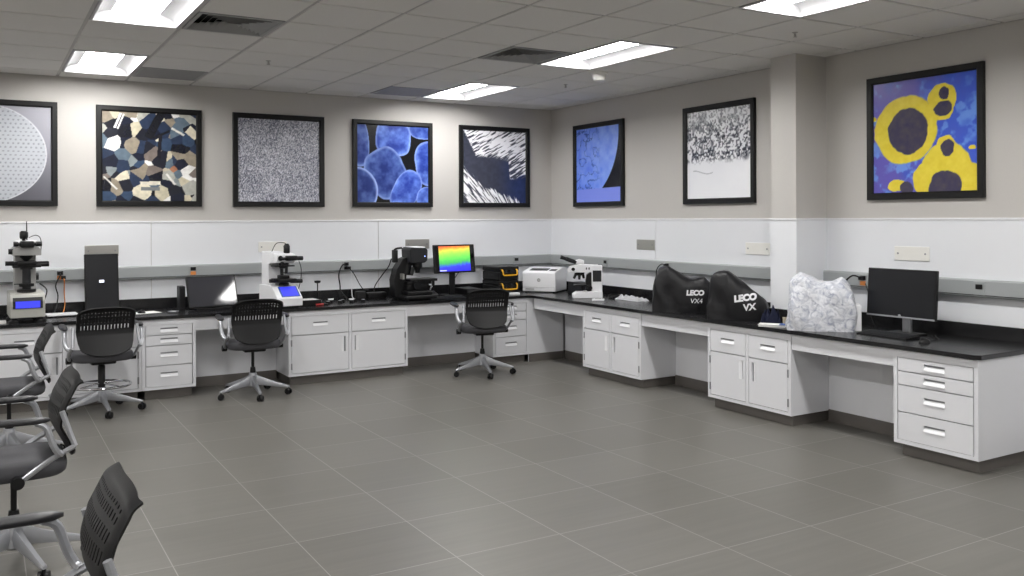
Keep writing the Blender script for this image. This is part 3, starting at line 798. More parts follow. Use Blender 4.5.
m = MB(); m.lathe([(.028, .73), (.034, .745), (.034, .785), (.022, .80)], (-.02, -.04, 0), 16); m.cyl((-.02, -.04, .70), (-.02, -.04, .735), .014); m.build('camera', 'black', t, True)
m = MB(); m.cyl((.005, -.02, .72), (.003, -.02, .885), .006, .004); m.tube(smooth_path([(.02, -.02, .74), (.08, 0, .76), (.12, .05, .72), (.125, .1, .60)]), .0035, 6); m.build('aerial_cable', 'black', t, True)
m = MB(); m.lathe([(.05, .585), (.055, .57), (.03, .548), (.012, .53)], (0, -.03, 0), 18); m.build('objective_turret', 'dark', t, True)
m = MB(); m.cyl((-.14, -.05, .62), (-.095, -.05, .62), .024); m.build('side_knob', 'black', t, True)
m = MB(); m.box(-.07, .07, -.12, .05, .50, .535, .004); m.box(-.11, .11, -.10, .03, .478, .502, .004); m.box(-.15, .17, -.08, -.045, .505, .53, .004); m.cyl((.08, -.06, .505), (.175, -.06, .505), .022); m.cyl((-.165, -.06, .517), (-.10, -.06, .517), .02); m.build('stage', 'black', t, True)
m = MB(); m.cyl((0, -.03, .27), (0, -.03, .48), .034); m.lathe([(.05, .46), (.05, .48)], (0, -.03, 0)); m.build('elevating_screw', 'dark', t, True)
m = MB(); m.cyl((0, -.03, .262), (0, -.03, .285), .075, k=24); m.cyl((0, -.03, .31), (0, -.03, .335), .06, k=24); m.box(-.10, 0, -.06, -.045, .33, .338); m.build('handwheel', 'black', t, True)
m = MB(); m.cyl((.085, .16, .385), (.11, .16, .385), .034); m.build('clamp_knob', 'black', t, True)

# white hardness tester
t = thing('hardness_tester', 'white hardness tester with a sloped blue display beside the middle chair', 'hardness tester', (-3.675, -.58, CT), math.radians(8)); t.scale = (.94, .94, 1.0)
for sx in (-1, 1):
    for yy in (-.16, .2): MB().lathe([(.03, 0), (.03, .012), (.018, .022)], (sx * .11, yy, 0), 14).build('foot', 'dark', t, True)
MB().prism([(-.22, .02), (-.22, .10), (-.08, .215), (-.02, .225), (.26, .225), (.26, .02)], -.145, .145, 'X', .008).build('base', 'white', t)
o = MB().prism([(-.205, .118), (-.09, .212), (-.083, .204), (-.198, .110)], -.085, .125, 'X').build('control_panel', 'bluep', t); lcd(o, -.07, .11, -.2, .1235, -.0955, .209)
MB().prism([(.06, .22), (.06, .44), (-.05, .46), (-.05, .53), (.0, .565), (.24, .565), (.24, .22)], -.125, .02, 'X', .008).build('column', 'white', t)
MB().prism([(-.14, .455), (-.14, .54), (.02, .56), (.02, .44)], -.12, .10, 'X', .012).build('head', 'white', t)
m = MB(); m.box(-.02, .09, -.21, -.135, .475, .525, .008); m.cyl((-.09, -.17, .497), (.17, -.17, .497), .014); m.cyl((.11, -.17, .497), (.165, -.17, .497), .022); m.build('eyepiece_micrometer', 'black', t, True)
m = MB(); m.lathe([(.028, .54), (.034, .56), (.034, .62), (.018, .645)], (.035, -.06, 0), 16); m.tube(smooth_path([(.03, -.06, .64), (0, -.04, .655), (-.06, .0, .645), (-.09, .05, .56)]), .004, 6); m.build('camera', 'black', t, True)
m = MB(); m.cyl((-.06, -.165, .445), (-.06, -.14, .445), .02); m.cyl((-.075, -.141, .50), (-.075, -.15, .50), .026); m.build('side_knob', 'black', t, True)
m = MB(); m.cyl((0, -.06, .395), (0, -.06, .47), .045, .055); m.cyl((-.03, -.08, .33), (-.035, -.085, .40), .018); m.cyl((.035, -.05, .34), (.035, -.05, .4), .016); m.box(-.11, .10, -.12, .03, .412, .428, .004); m.build('objective_turret', 'dark', t, True)
m = MB(); m.box(-.10, .11, -.15, .05, .255, .292, .006); m.cyl((.08, -.06, .262), (.21, -.06, .258), .022); m.cyl((-.16, -.06, .272), (-.10, -.06, .272), .02); m.box(-.05, .05, -.1, 0, .29, .325, .006); m.build('stage', 'black', t, True)
m = MB(); m.lathe([(.055, .225), (.055, .24), (.035, .257)], (0, -.06, 0)); m.build('elevating_screw', 'black', t, True)

# upright (portrait) monitor
def screen_tilt(o, pivot, deg):
    o.matrix_basis = Matrix.Translation(pivot) @ Matrix.Rotation(math.radians(-deg), 4, 'X') @ Matrix.Translation(-Vector(pivot))
t = thing('portrait_monitor', 'tall narrow black monitor turned upright before the stool with the foot ring', 'monitor', (-5.328, -.42, CT), math.radians(2))
p = MB().box(-.147, .147, -.02, .015, .03, .575, .005).build('housing', 'black', t); B(-.130, .130, -.0215, -.0195, .047, .558, 'screen', 'screenm', p); B(-.024, .018, -.0225, -.0215, .305, .328, 'status_window', 'patch', p)
screen_tilt(p, (0, 0, .03), 7)
m = MB(); m.box(-.10, .10, -.02, .19, 0, .012, .004); m.build('foot', 'black', t); m = MB(); m.box(-.035, .035, .065, .10, .01, .36, .004); m.box(-.03, .03, .075, .10, .28, .34, .004); m.build('stand', 'black', t)

# tilted screen
t = thing('tilted_monitor', 'landscape screen leaning back with a bright reflection, before the middle chair', 'monitor', (-4.31, -.42, CT), math.radians(9.2))
p = MB().box(-.25, .25, -.018, .012, .02, .335, .005).build('housing', 'black', t); B(-.236, .236, -.0195, -.0175, .034, .321, 'screen', 'screeng', p)
screen_tilt(p, (0, 0, .02), 17.5)
m = MB(); m.box(-.19, .19, -.05, .17, 0, .014, .004); m.build('foot', 'black', t)
m = MB(); m.prism([(.05, .01), (.14, .01), (.15, .20), (.115, .2)], -.05, .05, 'X'); m.build('stand', 'silver', t)
t = thing('slim_stand', 'slim dark upright block behind the tilted screen', 'block', (-4.60, -.30, CT)); B(-.028, .028, -.07, .07, 0, .235, 'body', 'dark', t, .006); B(-.022, .022, -.073, -.07, .02, .215, 'front_cover', 'black', t)  # dark slab behind the screen, modelled as a stand

# rainbow screen
def art_rain(u, v):
    st = [(0, (40, 40, 225)), (.22, (58, 62, 250)), (.30, (60, 130, 190)), (.38, (72, 190, 96)), (.55, (110, 226, 92)), (.72, (168, 236, 86)), (.84, (230, 226, 84)), (.93, (240, 150, 60)), (1.0, (226, 96, 60))]
    w = v * .93 + .10 * (.5 - u) + .05 + .09 * (fbm(u * 16, v * 8, 4, 3) - .5) + .05 * (fbm(u * 40, v * 4, 3, 6) - .5) * (v < .5)
    img = np.stack([np.interp(w, [a for a, _ in st], [c[k] for _, c in st]) for k in range(3)], -1)
    return mix(img, C3(225, 232, 255) + 0 * img, ((v < .045) & (v > .02) & (u < .22)) * 1.0)
def monitor(loc, rz, w, h, lift, tilt, label, art=None, silver=False, depth=.03):
    t = thing('computer_monitor', label, 'monitor', loc, rz)
    p = MB().box(-w / 2, w / 2, -depth / 2, depth / 2, lift, lift + h, .006).build('housing', 'black', t)
    B(-w / 2 + .018, w / 2 - .018, -depth / 2 - .0015, -depth / 2 + .001, lift + .02, lift + h - .018, 'screen', 'screenm' if not art else 'screen', p)
    if art:
        a = grid_art('height_map', w * .76, h - .035, art, 'rainbow', p, -depth / 2 - .0022, 90, lift + h / 2)
    if silver:
        B(-w / 2 + .004, w / 2 - .004, -depth / 2 - .003, -depth / 2 + .002, lift + .002, lift + .014, 'bottom_strip', 'silver', p)
        MB().cyl((0, -depth / 2 - .005, lift + .018), (0, -depth / 2, lift + .018), .011).build('emblem', 'silver', p)
    screen_tilt(p, (0, 0, lift), tilt)
    m = MB(); m.box(-.035, .035, .065, .09, .01, lift + h * .5, .004); m.box(-.05, .05, .035 + h * .03, .07 + h * .03, lift + h * .36, lift + h * .52, .004); m.build('stand', 'silver' if silver else 'black', t)
    m = MB(); m.box(-.13, .13, -.09, .13, 0, .014, .005); m.build('foot', 'black', t)
    return t
monitor((-1.625, -.45, CT), math.radians(0),   .525, .325, .268, 8, 'monitor showing a rainbow coloured height map', art_rain)
monitor((-.33, -5.302, CT), RW, .585, .37, .125, 4, 'wide dark monitor on a silver stand on the right worktop', None, True)

# keyboards, mice
def keyboard(loc, rz, label, w=.44, m='black'):
    t = thing('keyboard', label, 'keyboard', loc, rz, 'computer keyboards')
    MB().prism([(-.075, 0), (-.075, .010), (.075, .024), (.075, 0)], -w / 2, w / 2, 'X', .002).build('case', m, t)
    mm = MB()
    for r in range(5):
        y = -.058 + r * .028
        for k in range(15):
            x = -w / 2 + .02 + k * (w - .04) / 15
            z = .010 + (y + .075) / .15 * .014
            mm.box(x + .002, x + (w - .04) / 15 - .002, y, y + .022, z - .002, z + .005)
    mm.build('keys', 'dark', t)
keyboard((-.50, -5.31, CT), RW - .04, 'black keyboard in front of the wide dark monitor')
keyboard((-1.86, -.70, CT), .03, 'black keyboard in front of the rainbow coloured screen')
def mouse(loc, rz, label):
    t = thing('computer_mouse', label, 'computer mouse', loc, rz, 'computer mice')
    m = MB(); bm = m.bm; rings = []
    for f in np.linspace(0.02, .98, 12):
        y = -.055 + .11 * f; w = .032 * math.sin(PI * f) ** .45; h = .034 * math.sin(PI * (f * .85 + .12)) ** .7 * math.sin(PI * f) ** .3
        rings.append([bm.verts.new((w * math.cos(a), y, h * math.sin(a))) for a in np.linspace(0, PI, 12)])
    for a, b in zip(rings[:-1], rings[1:]):
        for k in range(11): bm.faces.new((a[k], a[k + 1], b[k + 1], b[k]))
        bm.faces.new((a[11], a[0], b[0], b[11]))
    bm.faces.new(rings[0]); bm.faces.new(rings[-1][::-1]); m.build('shell', 'black', t, True)
    MB().cyl((-.004, -.03, .03), (.004, -.03, .03), .007, k=12).build('scroll_wheel', 'dark', t, True)
mouse((-.57, -5.665, CT), RW, 'black mouse near the free end of the right worktop')
mouse((-4.99, -.46, CT + .0015), .3, 'black mouse lying on white paper beside the upright monitor')

# profilometer
t = thing('profilometer', 'black optical microscope profilometer with a wide flat stage on the back worktop', 'microscope', (-2.18, -.52, CT), math.radians(0))
m = MB(); m.box(-.19, .19, -.22, .17, .012, .055, .014); m.box(-.15, .15, -.19, .14, .055, .10, .012); m.build('base', 'black', t)
for sx in (-1, 1):
    for sy in (-.17, .13): MB().cyl((sx * .15, sy, 0), (sx * .15, sy, .013), .02).build('foot', 'blackm', t)
m = MB(); m.prism([(-.225, .03), (-.235, .22), (-.20, .34), (-.13, .45), (-.02, .49), (.0, .40), (-.09, .30), (-.11, .20), (-.07, .09), (-.0, .03)], -.02, .13, 'Y', .006); m.build('column', 'black', t)
m = MB(); m.prism([(-.085, .40), (-.095, .555), (-.07, .578), (.10, .568), (.12, .545), (.115, .43), (.085, .405)], -.13, .12, 'Y', .012); m.build('head', 'dark', t)
m = MB(); m.box(-.05, .09, -.12, .1, .568, .582, .005); m.build('top_cover', 'white', t)
B(.102, .116, -.08, .07, .45, .54, 'side_panel', 'navy', t); MB().cyl((.08, -.1315, .478), (.08, -.128, .478), .006, k=12).build('indicator', 'led', t)
m = MB(); m.lathe([(.055, .41), (.055, .355), (.04, .34)], (.045, -.01, 0)); m.cyl((.045, -.01, .34), (.045, -.01, .29), .032, .026); m.cyl((-.02, -.03, .35), (-.045, -.045, .27), .026, .02); m.cyl((-.06, .02, .40), (-.08, .02, .27), .05); m.build('objective_turret', 'black', t, True)
m = MB(); m.box(-.09, .235, -.13, .1, .20, .228, .005); m.box(-.12, .14, -.11, .08, .165, .20, .006); m.cyl((.20, -.09, .20), (.20, -.09, .145), .016); m.cyl((.155, -.1, .205), (.155, -.1, .17), .018); m.build('stage', 'black', t, True)
m = MB(); m.cyl((-.03, -.14, .165), (-.03, -.175, .165), .045); m.box(-.12, .12, -.1, .08, .10, .165, .006); m.cyl((.12, -.03, .135), (.165, -.03, .135), .03); m.build('focus_knobs', 'black', t, True)
B(-.175, -.155, -.11, -.03, .23, .29, 'label_plate', 'steel', t)
m = MB(); m.box(-.235, -.19, -.02, .06, .41, .55, .008); m.tube(smooth_path([(-.22, .02, .44), (-.225, .03, .52), (-.20, .02, .56), (-.13, .02, .57)]), .012, 8); m.build('cable_arm', 'black', t, True)
t = thing('power_adapter', 'black power brick and cables beside the black profilometer', 'power adapter', (-2.50, -.22, CT)); m = MB(); m.box(-.11, .11, -.05, .05, 0, .07, .01); m.build('brick', 'black', t)
m = MB(); m.box(-.24, -.13, -.03, .05, 0, .09, .012); m.build('second_brick', 'blackm', t)
t = thing('joystick_console', 'dark control console with a silver stick beside the profilometer stage', 'control console', (-1.93, -.42, CT)); m = MB(); m.prism([(-.07, 0), (-.07, .03), (.07, .07), (.07, 0)], -.05, .08, 'X', .004); m.build('case', 'black', t)
m = MB(); m.tube(smooth_path([(-.0, -.02, .04), (-.012, -.03, .09), (.006, -.03, .12)]), .006, 8); m.lathe([(.004, .115), (.014, .125), (.01, .14)], (.006, -.03, 0), 12); m.build('stick', 'silver', t, True)
t = thing('controller_box', 'low black electronics box behind the corner swivel chair', 'box', (-1.44, -.42, CT)); m = MB(); m.box(-.1, .1, -.16, .16, .006, .085, .006); m.build('case', 'black', t)
for k in range(2): B(-.08 + k * .09, -.01 + k * .09, -.164, -.16, .03, .06, 'front_slot', 'dark', t)

# cases with yellow handles
def case(loc, label):
    t = thing('equipment_case', label, 'case', loc, 0, 'black cases with yellow handles')
    m = MB(); m.box(-.135, .135, -.20, .20, .0, .105, .012); m.build('shell', 'black', t)
    m = MB(); m.box(-.137, .137, -.202, .202, .108, .163, .012); m.build('lid', 'black', t)
    m = MB(); m.tube(smooth_path([(-.098, -.203, .128), (-.098, -.222, .118), (-.090, -.232, .072), (-.06, -.234, .064), (.06, -.234, .064), (.09, -.232, .072), (.098, -.222, .118), (.098, -.203, .128)], 5), .0085, 8); m.build('handle', 'yellow', t, True)
    for s in (-1, 1): B(s * .04 - .018, s * .04 + .018, -.208, -.199, .088, .125, 'latch', 'dark', t, .002)
    B(-.1375, -.134, -.09, .05, .05, .075, 'side_label', 'dark', t)
case((-1.0, -.41, CT), 'black case with a yellow handle, lower of the two stacked in the corner')
case((-1.0, -.41, CT + .163), 'black case with a yellow handle, upper of the two stacked in the corner')
t = thing('battery_charger', 'small white box in front of the black cases', 'small box', (-.985, -.70, CT), .05); B(-.06, .06, -.035, .035, 0, .028, 'case', 'white', t, .006); B(-.03, .03, -.0355, -.034, .008, .02, 'front_panel', 'paper', t)

# printer
t = thing('laser_printer', 'white laser printer set diagonally in the room corner', 'printer', (-.405, -.46, CT), math.radians(-53.6))
m = MB(); m.prism([(-.20, .012), (-.205, .235), (-.19, .25), (.05, .29), (.18, .29), (.20, .27), (.20, .012)], -.212, .212, 'X', .01); m.build('body', 'white', t)
for sx in (-1, 1):
    for sy in (-.17, .17): MB().cyl((sx * .18, sy, 0), (sx * .18, sy, .013), .014).build('foot', 'dark', t)
sl = math.atan2(.04, .24)
mt = Matrix.Translation((0, -.19, .25)) @ Matrix.Rotation(sl, 4, 'X')
MB().box(-.15, .08, .06, .17, .0, .003, mtx=mt).build('output_slot', 'dark', t)
MB().box(.11, .19, .05, .13, .0, .006, .002, mtx=mt).build('control_display', 'black', t)
MB().box(-.205, .205, -.206, -.202, .062, .064).build('tray_gap', 'greym', t); MB().box(-.17, -.06, -.2065, -.204, .035, .046).build('model_strip', 'greym', t)
lo = MB().cyl((0.0, -.2035, .15), (0.0, -.208, .15), .021, k=28).build('logo', 'greym', t)

def text_mesh(body, size, shear=0.0, bold=0.0):
    cu = bpy.data.curves.new('txt', 'FONT'); cu.body = body; cu.size = size; cu.align_x = 'CENTER'; cu.align_y = 'CENTER'; cu.shear = shear; cu.offset = bold
    ob = bpy.data.objects.new('txt', cu); COL.objects.link(ob)
    dg = bpy.context.evaluated_depsgraph_get(); dg.update()
    me = bpy.data.meshes.new_from_object(ob.evaluated_get(dg)); bpy.data.objects.remove(ob); bpy.data.curves.remove(cu)
    return me
def put_text(body, size, mtx, m, parent, name, shear=0.0, bold=0.0, project=None, off=.003, subdiv=0):
    me = text_mesh(body, size, shear, bold)
    bm = bmesh.new(); bm.from_mesh(me); bpy.data.meshes.remove(me)
    if subdiv:
        bmesh.ops.triangulate(bm, faces=bm.faces[:])
        for _ in range(subdiv): bmesh.ops.subdivide_edges(bm, edges=[e for e in bm.edges if e.calc_length() > .012], cuts=1)
        bmesh.ops.triangulate(bm, faces=bm.faces[:])
    bmesh.ops.transform(bm, matrix=mtx, verts=bm.verts[:])
    if project:
        bvh, d = project
        for v in bm.verts:
            h = bvh.ray_cast(v.co - d * 1.0, d)
            if h[0] is not None: v.co = h[0] - d * off
    me = bpy.data.meshes.new(name); bm.to_mesh(me); bm.free(); me.materials.append(M_[m])
    o = bpy.data.objects.new(name, me); COL.objects.link(o); o.parent = parent; return o
UP = Matrix.Rotation(PI / 2, 4, 'X')
put_text('hp', .03, Matrix.Translation((0, -.0088, 0)) @ Matrix.Translation((0, -.2, .151)) @ UP, 'white', lo, 'letters', .25)

# small tools near the white tester
t = thing('flat_instrument_box', 'flat black box with a white top sheet beside the white tester', 'box', (-3.385, -.52, CT), .05); B(-.115, .115, -.10, .10, 0, .055, 'case', 'black', t, .004); B(-.11, .09, -.09, .09, .0555, .058, 'top_sheet', 'paper', t)
t = thing('indicator_stand', 'thin black rod stand with a knob near the backsplash', 'stand', (-3.17, -.20, CT)); MB().lathe([(.045, 0), (.045, .012), (.02, .02)]).build('foot', 'silver', t, True); MB().cyl((0, 0, .018), (0, 0, .20), .0065).build('rod', 'black', t, True); MB().lathe([(.012, .195), (.034, .205), (.034, .225), (.01, .228)]).build('knob', 'black', t, True)
t = thing('marker_pen', 'red pen lying beside the flat black box', 'pen', (-3.30, -.69, CT)); MB().cyl((-.05, 0, .012), (.03, 0, .012), .011).build('barrel', 'red', t, True); MB().cyl((.03, 0, .012), (.075, 0, .012), .0118, .009).build('cap', 'black', t, True)
rn = random.Random(4)
pos = ['nearest the flat black box', 'second along from the flat black box', 'third along from the flat black box', 'fourth along from the flat black box', 'fifth along from the flat black box', 'sixth along from the flat black box', 'last along, toward the profilometer']
for k in range(7):
    x = -3.17 + k * .065; y = -.50 + (.06 if k % 2 else -.04)
    t = thing('specimen_mount', 'small round specimen puck with a shiny top, ' + pos[k], 'specimen', (x, y, CT), 0, 'round specimen mounts')
    MB().lathe([(.024, 0), (.024, .026), (.022, .028)], k=20).build('puck', 'black', t, True); MB().lathe([(.017, .028), (.017, .0295)], k=20).build('polished_face', 'silver' if k % 2 else 'white', t, True)
    if k in (1, 4): MB().box(-.03, .03, -.006, .006, .030, .045, .003).build('clip', 'white', t)

# left end papers
t = thing('paper_sheet', 'white paper lying beside the grey tester at the photo edge', 'paper', (-6.23, -.62, CT)); B(-.11, .11, -.10, .10, 0, .012, 'sheets', 'paper', t)
t = thing('white_tray', 'long flat white tray beside the grey hardness tester', 'tray', (-5.665, -.33, CT), .05); B(-.13, .13, -.10, .10, .012, .026, 'top', 'white', t, .004); B(-.11, .11, -.08, .08, 0, .012, 'pad', 'black', t)
t = thing('paper_sheet', 'white paper under the mouse beside the upright monitor', 'paper', (-4.95, -.42, CT), .25); B(-.14, .12, -.10, .10, 0, .0015, 'sheet', 'paper', t)
t = thing('glass_dish', 'shallow clear dish on the worktop beside the tilted screen', 'dish', (-4.72, -.56, CT)); MB().lathe([(.045, 0), (.05, .012), (.052, .014), (.047, .013), (.043, .003)], k=24).build('bowl', 'silver', t, True)

# ------------------------------------------------------------------ right worktop
t = thing('microscope', 'white microscope with black eyepieces on the right worktop', 'microscope', (-.54, -1.42, CT), math.radians(-30.7)); t.scale = (.98, .98, .92)
m = MB(); m.prism([(-.10, 0), (-.10, .045), (-.06, .075), (.08, .075), (.10, .085), (.235, .085), (.235, 0)], -.10, .10, 'Y', .008); m.build('base', 'white', t)
m = MB(); m.box(.115, .235, -.075, .075, .08, .40, .01); m.build('pillar', 'white', t)
B(.125, .222, -.079, -.074, .20, .335, 'side_panel', 'dark', t, .003)
m = MB(); m.prism([(-.15, .305), (-.16, .34), (-.14, .385), (-.02, .41), (.20, .40), (.20, .325), (.05, .31)], -.05, .05, 'Y', .01); m.build('arm', 'white', t)
m = MB(); m.prism([(-.075, .41), (-.07, .455), (-.02, .47), (.03, .455), (.03, .41)], -.045, .045, 'Y', .008); m.build('trinocular_head', 'white', t)
for sy in (-1, 1):
    m = MB(); m.cyl((-.06, sy * .03, .43), (-.175, sy * .033, .475), .023, .025, 18); m.cyl((-.175, sy * .033, .475), (-.235, sy * .033, .497), .020, .024, 18); m.build('eyepiece', 'black', t, True)
m = MB(); m.cyl((.19, -.02, .37), (.24, -.02, .37), .035); m.build('lamp_housing', 'black', t, True)
m = MB(); m.cyl((-.095, -.052, .35), (-.095, -.064, .35), .02); m.build('arm_knob', 'black', t, True)
m = MB()
for x in (.05, .08, .115): m.box(x, x + .012, -.053, -.05, .345, .37)
m.build('switches', 'dark', t)
m = MB(); m.lathe([(.06, .31), (.055, .285), (.035, .272)], (-.02, 0, 0)); m.cyl((-.06, -.01, .29), (-.085, -.02, .235), .018, .014); m.cyl((-.02, -.02, .28), (-.025, -.035, .225), .018, .013); m.cyl((.02, 0, .285), (.03, 0, .235), .017, .013); m.build('objective_turret', 'black', t, True)
m = MB(); m.prism([(.045, .10), (.05, .21), (.06, .28), (.10, .31), (.115, .31), (.115, .08), (.07, .08)], -.04, .04, 'Y', .006); m.box(-.085, .06, -.07, .07, .148, .165, .004); m.build('stage', 'black', t)
m = MB(); m.cyl((.085, -.05, .125), (.085, -.085, .125), .034, k=24); m.cyl((.085, -.085, .125), (.085, -.105, .125), .020); m.build('focus_knob', 'black', t, True)
t = thing('power_supply_box', 'black box on the worktop behind the white microscope', 'box', (-.20, -.95, CT), RW); B(-.15, .15, -.10, .10, 0, .13, 'case', 'black', t, .006); B(-.13, .13, -.103, -.10, .02, .11, 'front_panel', 'dark', t)
t = thing('small_controller', 'small white box lying in front of the microscope pillar', 'small box', (-.60, -1.82, CT), math.radians(-40)); B(-.065, .065, -.035, .035, 0, .022, 'case', 'white', t, .005); B(-.03, .03, -.02, .02, .022, .024, 'button_pad', 'greym', t)
def crumple(name, loc, rz, W, D, H, m, parent_label, cat, seed, fq=14):
    t = thing(name, parent_label, cat, loc, rz); mm = MB(); bm = mm.bm; n = 26
    g = [[None] * (n + 1) for _ in range(n + 1)]
    for i in range(n + 1):
        for j in range(n + 1):
            u = i / n * 2 - 1; v = j / n * 2 - 1; e = max(0, 1 - max(abs(u), abs(v)) ** 4)
            g[i][j] = bm.verts.new((u * W / 2 * (1 + .15 * noise.noise((v * 2, seed, 0))), v * D / 2 * (1 + .15 * noise.noise((u * 2, seed, 3))), .003 + H * e * (.35 + .65 * abs(noise.noise((u * fq * .2, v * fq * .2, seed))) * 1.6)))
    for i in range(n):
        for j in range(n): bm.faces.new((g[i][j], g[i + 1][j], g[i + 1][j + 1], g[i][j + 1]))
    bmesh.ops.solidify(bm, geom=bm.faces[:], thickness=.002)
    mm.build('sheet', m, t, True); return t
crumple('crumpled_wrap', (-.27, -1.98, CT), RW, .40, .16, .06, 'white', 'crumpled white wrapping on the worktop between microscope and dust cover', 'wrapping', 5)
t = thing('cable_coil', 'black cable coil beside the microscope pillar', 'cable', (-.27, -1.68, CT)); m = MB()
m.tube(smooth_path([(.06 * math.cos(a) * (1 + .1 * math.sin(3 * a)), .07 * math.sin(a), .012 + .002 * a) for a in np.linspace(0, 4.6 * PI, 40)], 2), .008, 6); m.build('loops', 'black', t, True)

# draped covers
def drape(name, loc, rz, W, D, prof, m, label, cat, seed, amp=.012, group=None, nx=90, ns=80, top=.5):
    t = thing(name, label, cat, loc, rz, group=group)
    mm = MB(); bm = mm.bm; rows = []
    for i in range(nx + 1):
        th = -PI / 2 * .985 + PI * .985 * i / nx
        s = math.sin(th); x = W / 2 * math.copysign(abs(s) ** .55, s); c = abs(math.cos(th)) ** .22
        f = (x + W / 2) / W; h, dk = prof(f); row = []
        for j in range(ns + 1):
            ph = PI * j / ns; cy, sz = math.cos(ph), math.sin(ph)
            z = h * abs(sz) ** .42 * c
            fl = 1 + .10 * (1 - z / max(h, .01))
            y = -D / 2 * math.copysign(abs(cy) ** top, cy) * c * fl * dk
            p = Vector((x * (1 + .04 * (1 - z / max(h, .01))), y, z))
            q = Vector((p.x * 5.5, p.y * 5.5, p.z * 2.2 + seed))
            w = noise.fractal(q, 1.0, 2.0, 3) * amp + (1 - 2 * abs(noise.noise(Vector((p.x * 7 + p.z * 3, p.y * 7, p.z * 1.4 + seed * 2))))) * amp * .9
            k = min(1, z / .06)
            d = Vector((p.x * .6, p.y, p.z * .35)); d = d.normalized() if d.length > 1e-5 else Vector((0, 0, 1))
            p = p + d * w * (.35 + .65 * k); p.z = max(p.z, .001)
            row.append(bm.verts.new(p))
        rows.append(row)
    for a, b in zip(rows[:-1], rows[1:]):
        for j in range(ns): bm.faces.new((a[j], a[j + 1], b[j + 1], b[j]))
    bmesh.ops.recalc_face_normals(bm, faces=bm.faces[:])
    bvh = BVHTree.FromBMesh(bm)
    o = mm.build('cover', m, t, True, 80)
    return t, o, bvh
def I(f, xs, ys): return float(np.interp(f, xs, ys))
t, o, bvh = drape('dust_cover', (-.54, -3.13, CT), math.radians(-44), .58, .29, lambda f: (I(f, [0, .05, .25, .40, .55, .66, .80, 1], [.37, .41, .43, .37, .315, .31, .335, .24]), I(f, [0, .5, 1], [1, .95, .85])), 'cover', 'black dust cover with white lettering, peaked toward the room corner', 'dust cover', 3.0, .020, 'black instrument dust covers')
fd = Vector((0, 1, 0))
put_text('LECO', .064, Matrix.Translation((.10, -.3, .185)) @ UP, 'letter', o, 'lettering', .1, .004, (bvh, fd), .0035, 2)
put_text('VX4', .062, Matrix.Translation((.11, -.3, .11)) @ UP, 'pull', o, 'lettering', .15, .0, (bvh, fd), .0035, 2)
t, o, bvh = drape('dust_cover', (-.585, -3.865, CT), math.radians(-50), .49, .25, lambda f: (I(f, [0, .04, .2, .36, .6, .8, 1], [.39, .41, .415, .40, .32, .245, .17]), I(f, [0, .5, 1], [1, 1, .85])), 'cover', 'black dust cover with white lettering, sloping down toward the wall column', 'dust cover', 8.0, .018, 'black instrument dust covers')
put_text('LECO', .074, Matrix.Translation((.075, -.3, .195)) @ Matrix.Rotation(math.radians(-8), 4, 'Y') @ UP, 'letter', o, 'lettering', .1, .005, (bvh, fd), .0035, 2)
put_text('VX', .078, Matrix.Translation((.11, -.3, .115)) @ Matrix.Rotation(math.radians(-8), 4, 'Y') @ UP, 'letter', o, 'lettering', .1, .003, (bvh, fd), .0035, 2)

# plastic wrapped instrument
PL = (-.57, -4.75, CT); PR = math.radians(-46)
t = thing('wrapped_instrument', 'white instrument mostly hidden under clear plastic beside the column', 'instrument', PL, PR)
m = MB(); m.box(-.195, .19, -.105, .105, .012, .14, .01); m.build('base', 'white', t); m = MB(); m.box(-.175, -.02, -.08, .085, .14, .315, .02); m.box(.02, .165, -.075, .085, .14, .30, .02); m.build('housing', 'white', t)
for x in (.0, .09, .15): MB().cyl((x, -.105, .075), (x, -.128, .075), .014).build('knob', 'black', t, True)
for sx in (-1, 1): MB().cyl((sx * .17, -.08, 0), (sx * .17, -.08, .013), .015).build('foot', 'dark', t)
B(.24, .30, -.09, .09, .0, .205, 'end_housing', 'white', t, .006)
drape('plastic_cover', PL, PR, .475, .31, lambda f: (I(f, [0, .06, .22, .36, .5, .7, .82, .95, 1], [.33, .40, .425, .40, .375, .375, .405, .37, .30]), 1.0), 'plastic', 'crumpled clear plastic sheet with bluish print over a white instrument', 'plastic cover', 21.0, .030)
t = thing('notebook', 'white and blue notebook lying before the second dust cover', 'notebook', (-.735, -4.43, CT), math.radians(-55)); B(-.12, .09, -.06, .06, 0, .014, 'pages', 'paper', t); B(-.125, .092, -.065, .062, .014, .018, 'cover', 'paper', t); B(.04, .092, -.066, .063, .0182, .0195, 'blue_band', 'bluep', t)
crumple('navy_cloth', (-.62, -4.28, CT), math.radians(-45), .17, .15, .15, 'navy', 'dark navy crumpled pouch between dust cover and plastic wrap', 'pouch', 9, 10)
t = thing('card_box', 'small tan card box leaning by the navy pouch', 'card box', (-.665, -4.47, CT + .02), math.radians(-35)); B(-.045, .045, -.03, .03, 0, .055, 'box', 'tan', t, .004); B(-.047, .047, -.032, .032, .055, .068, 'lid', 'tan', t, .003)
t.location = (-.60, -4.46, CT)

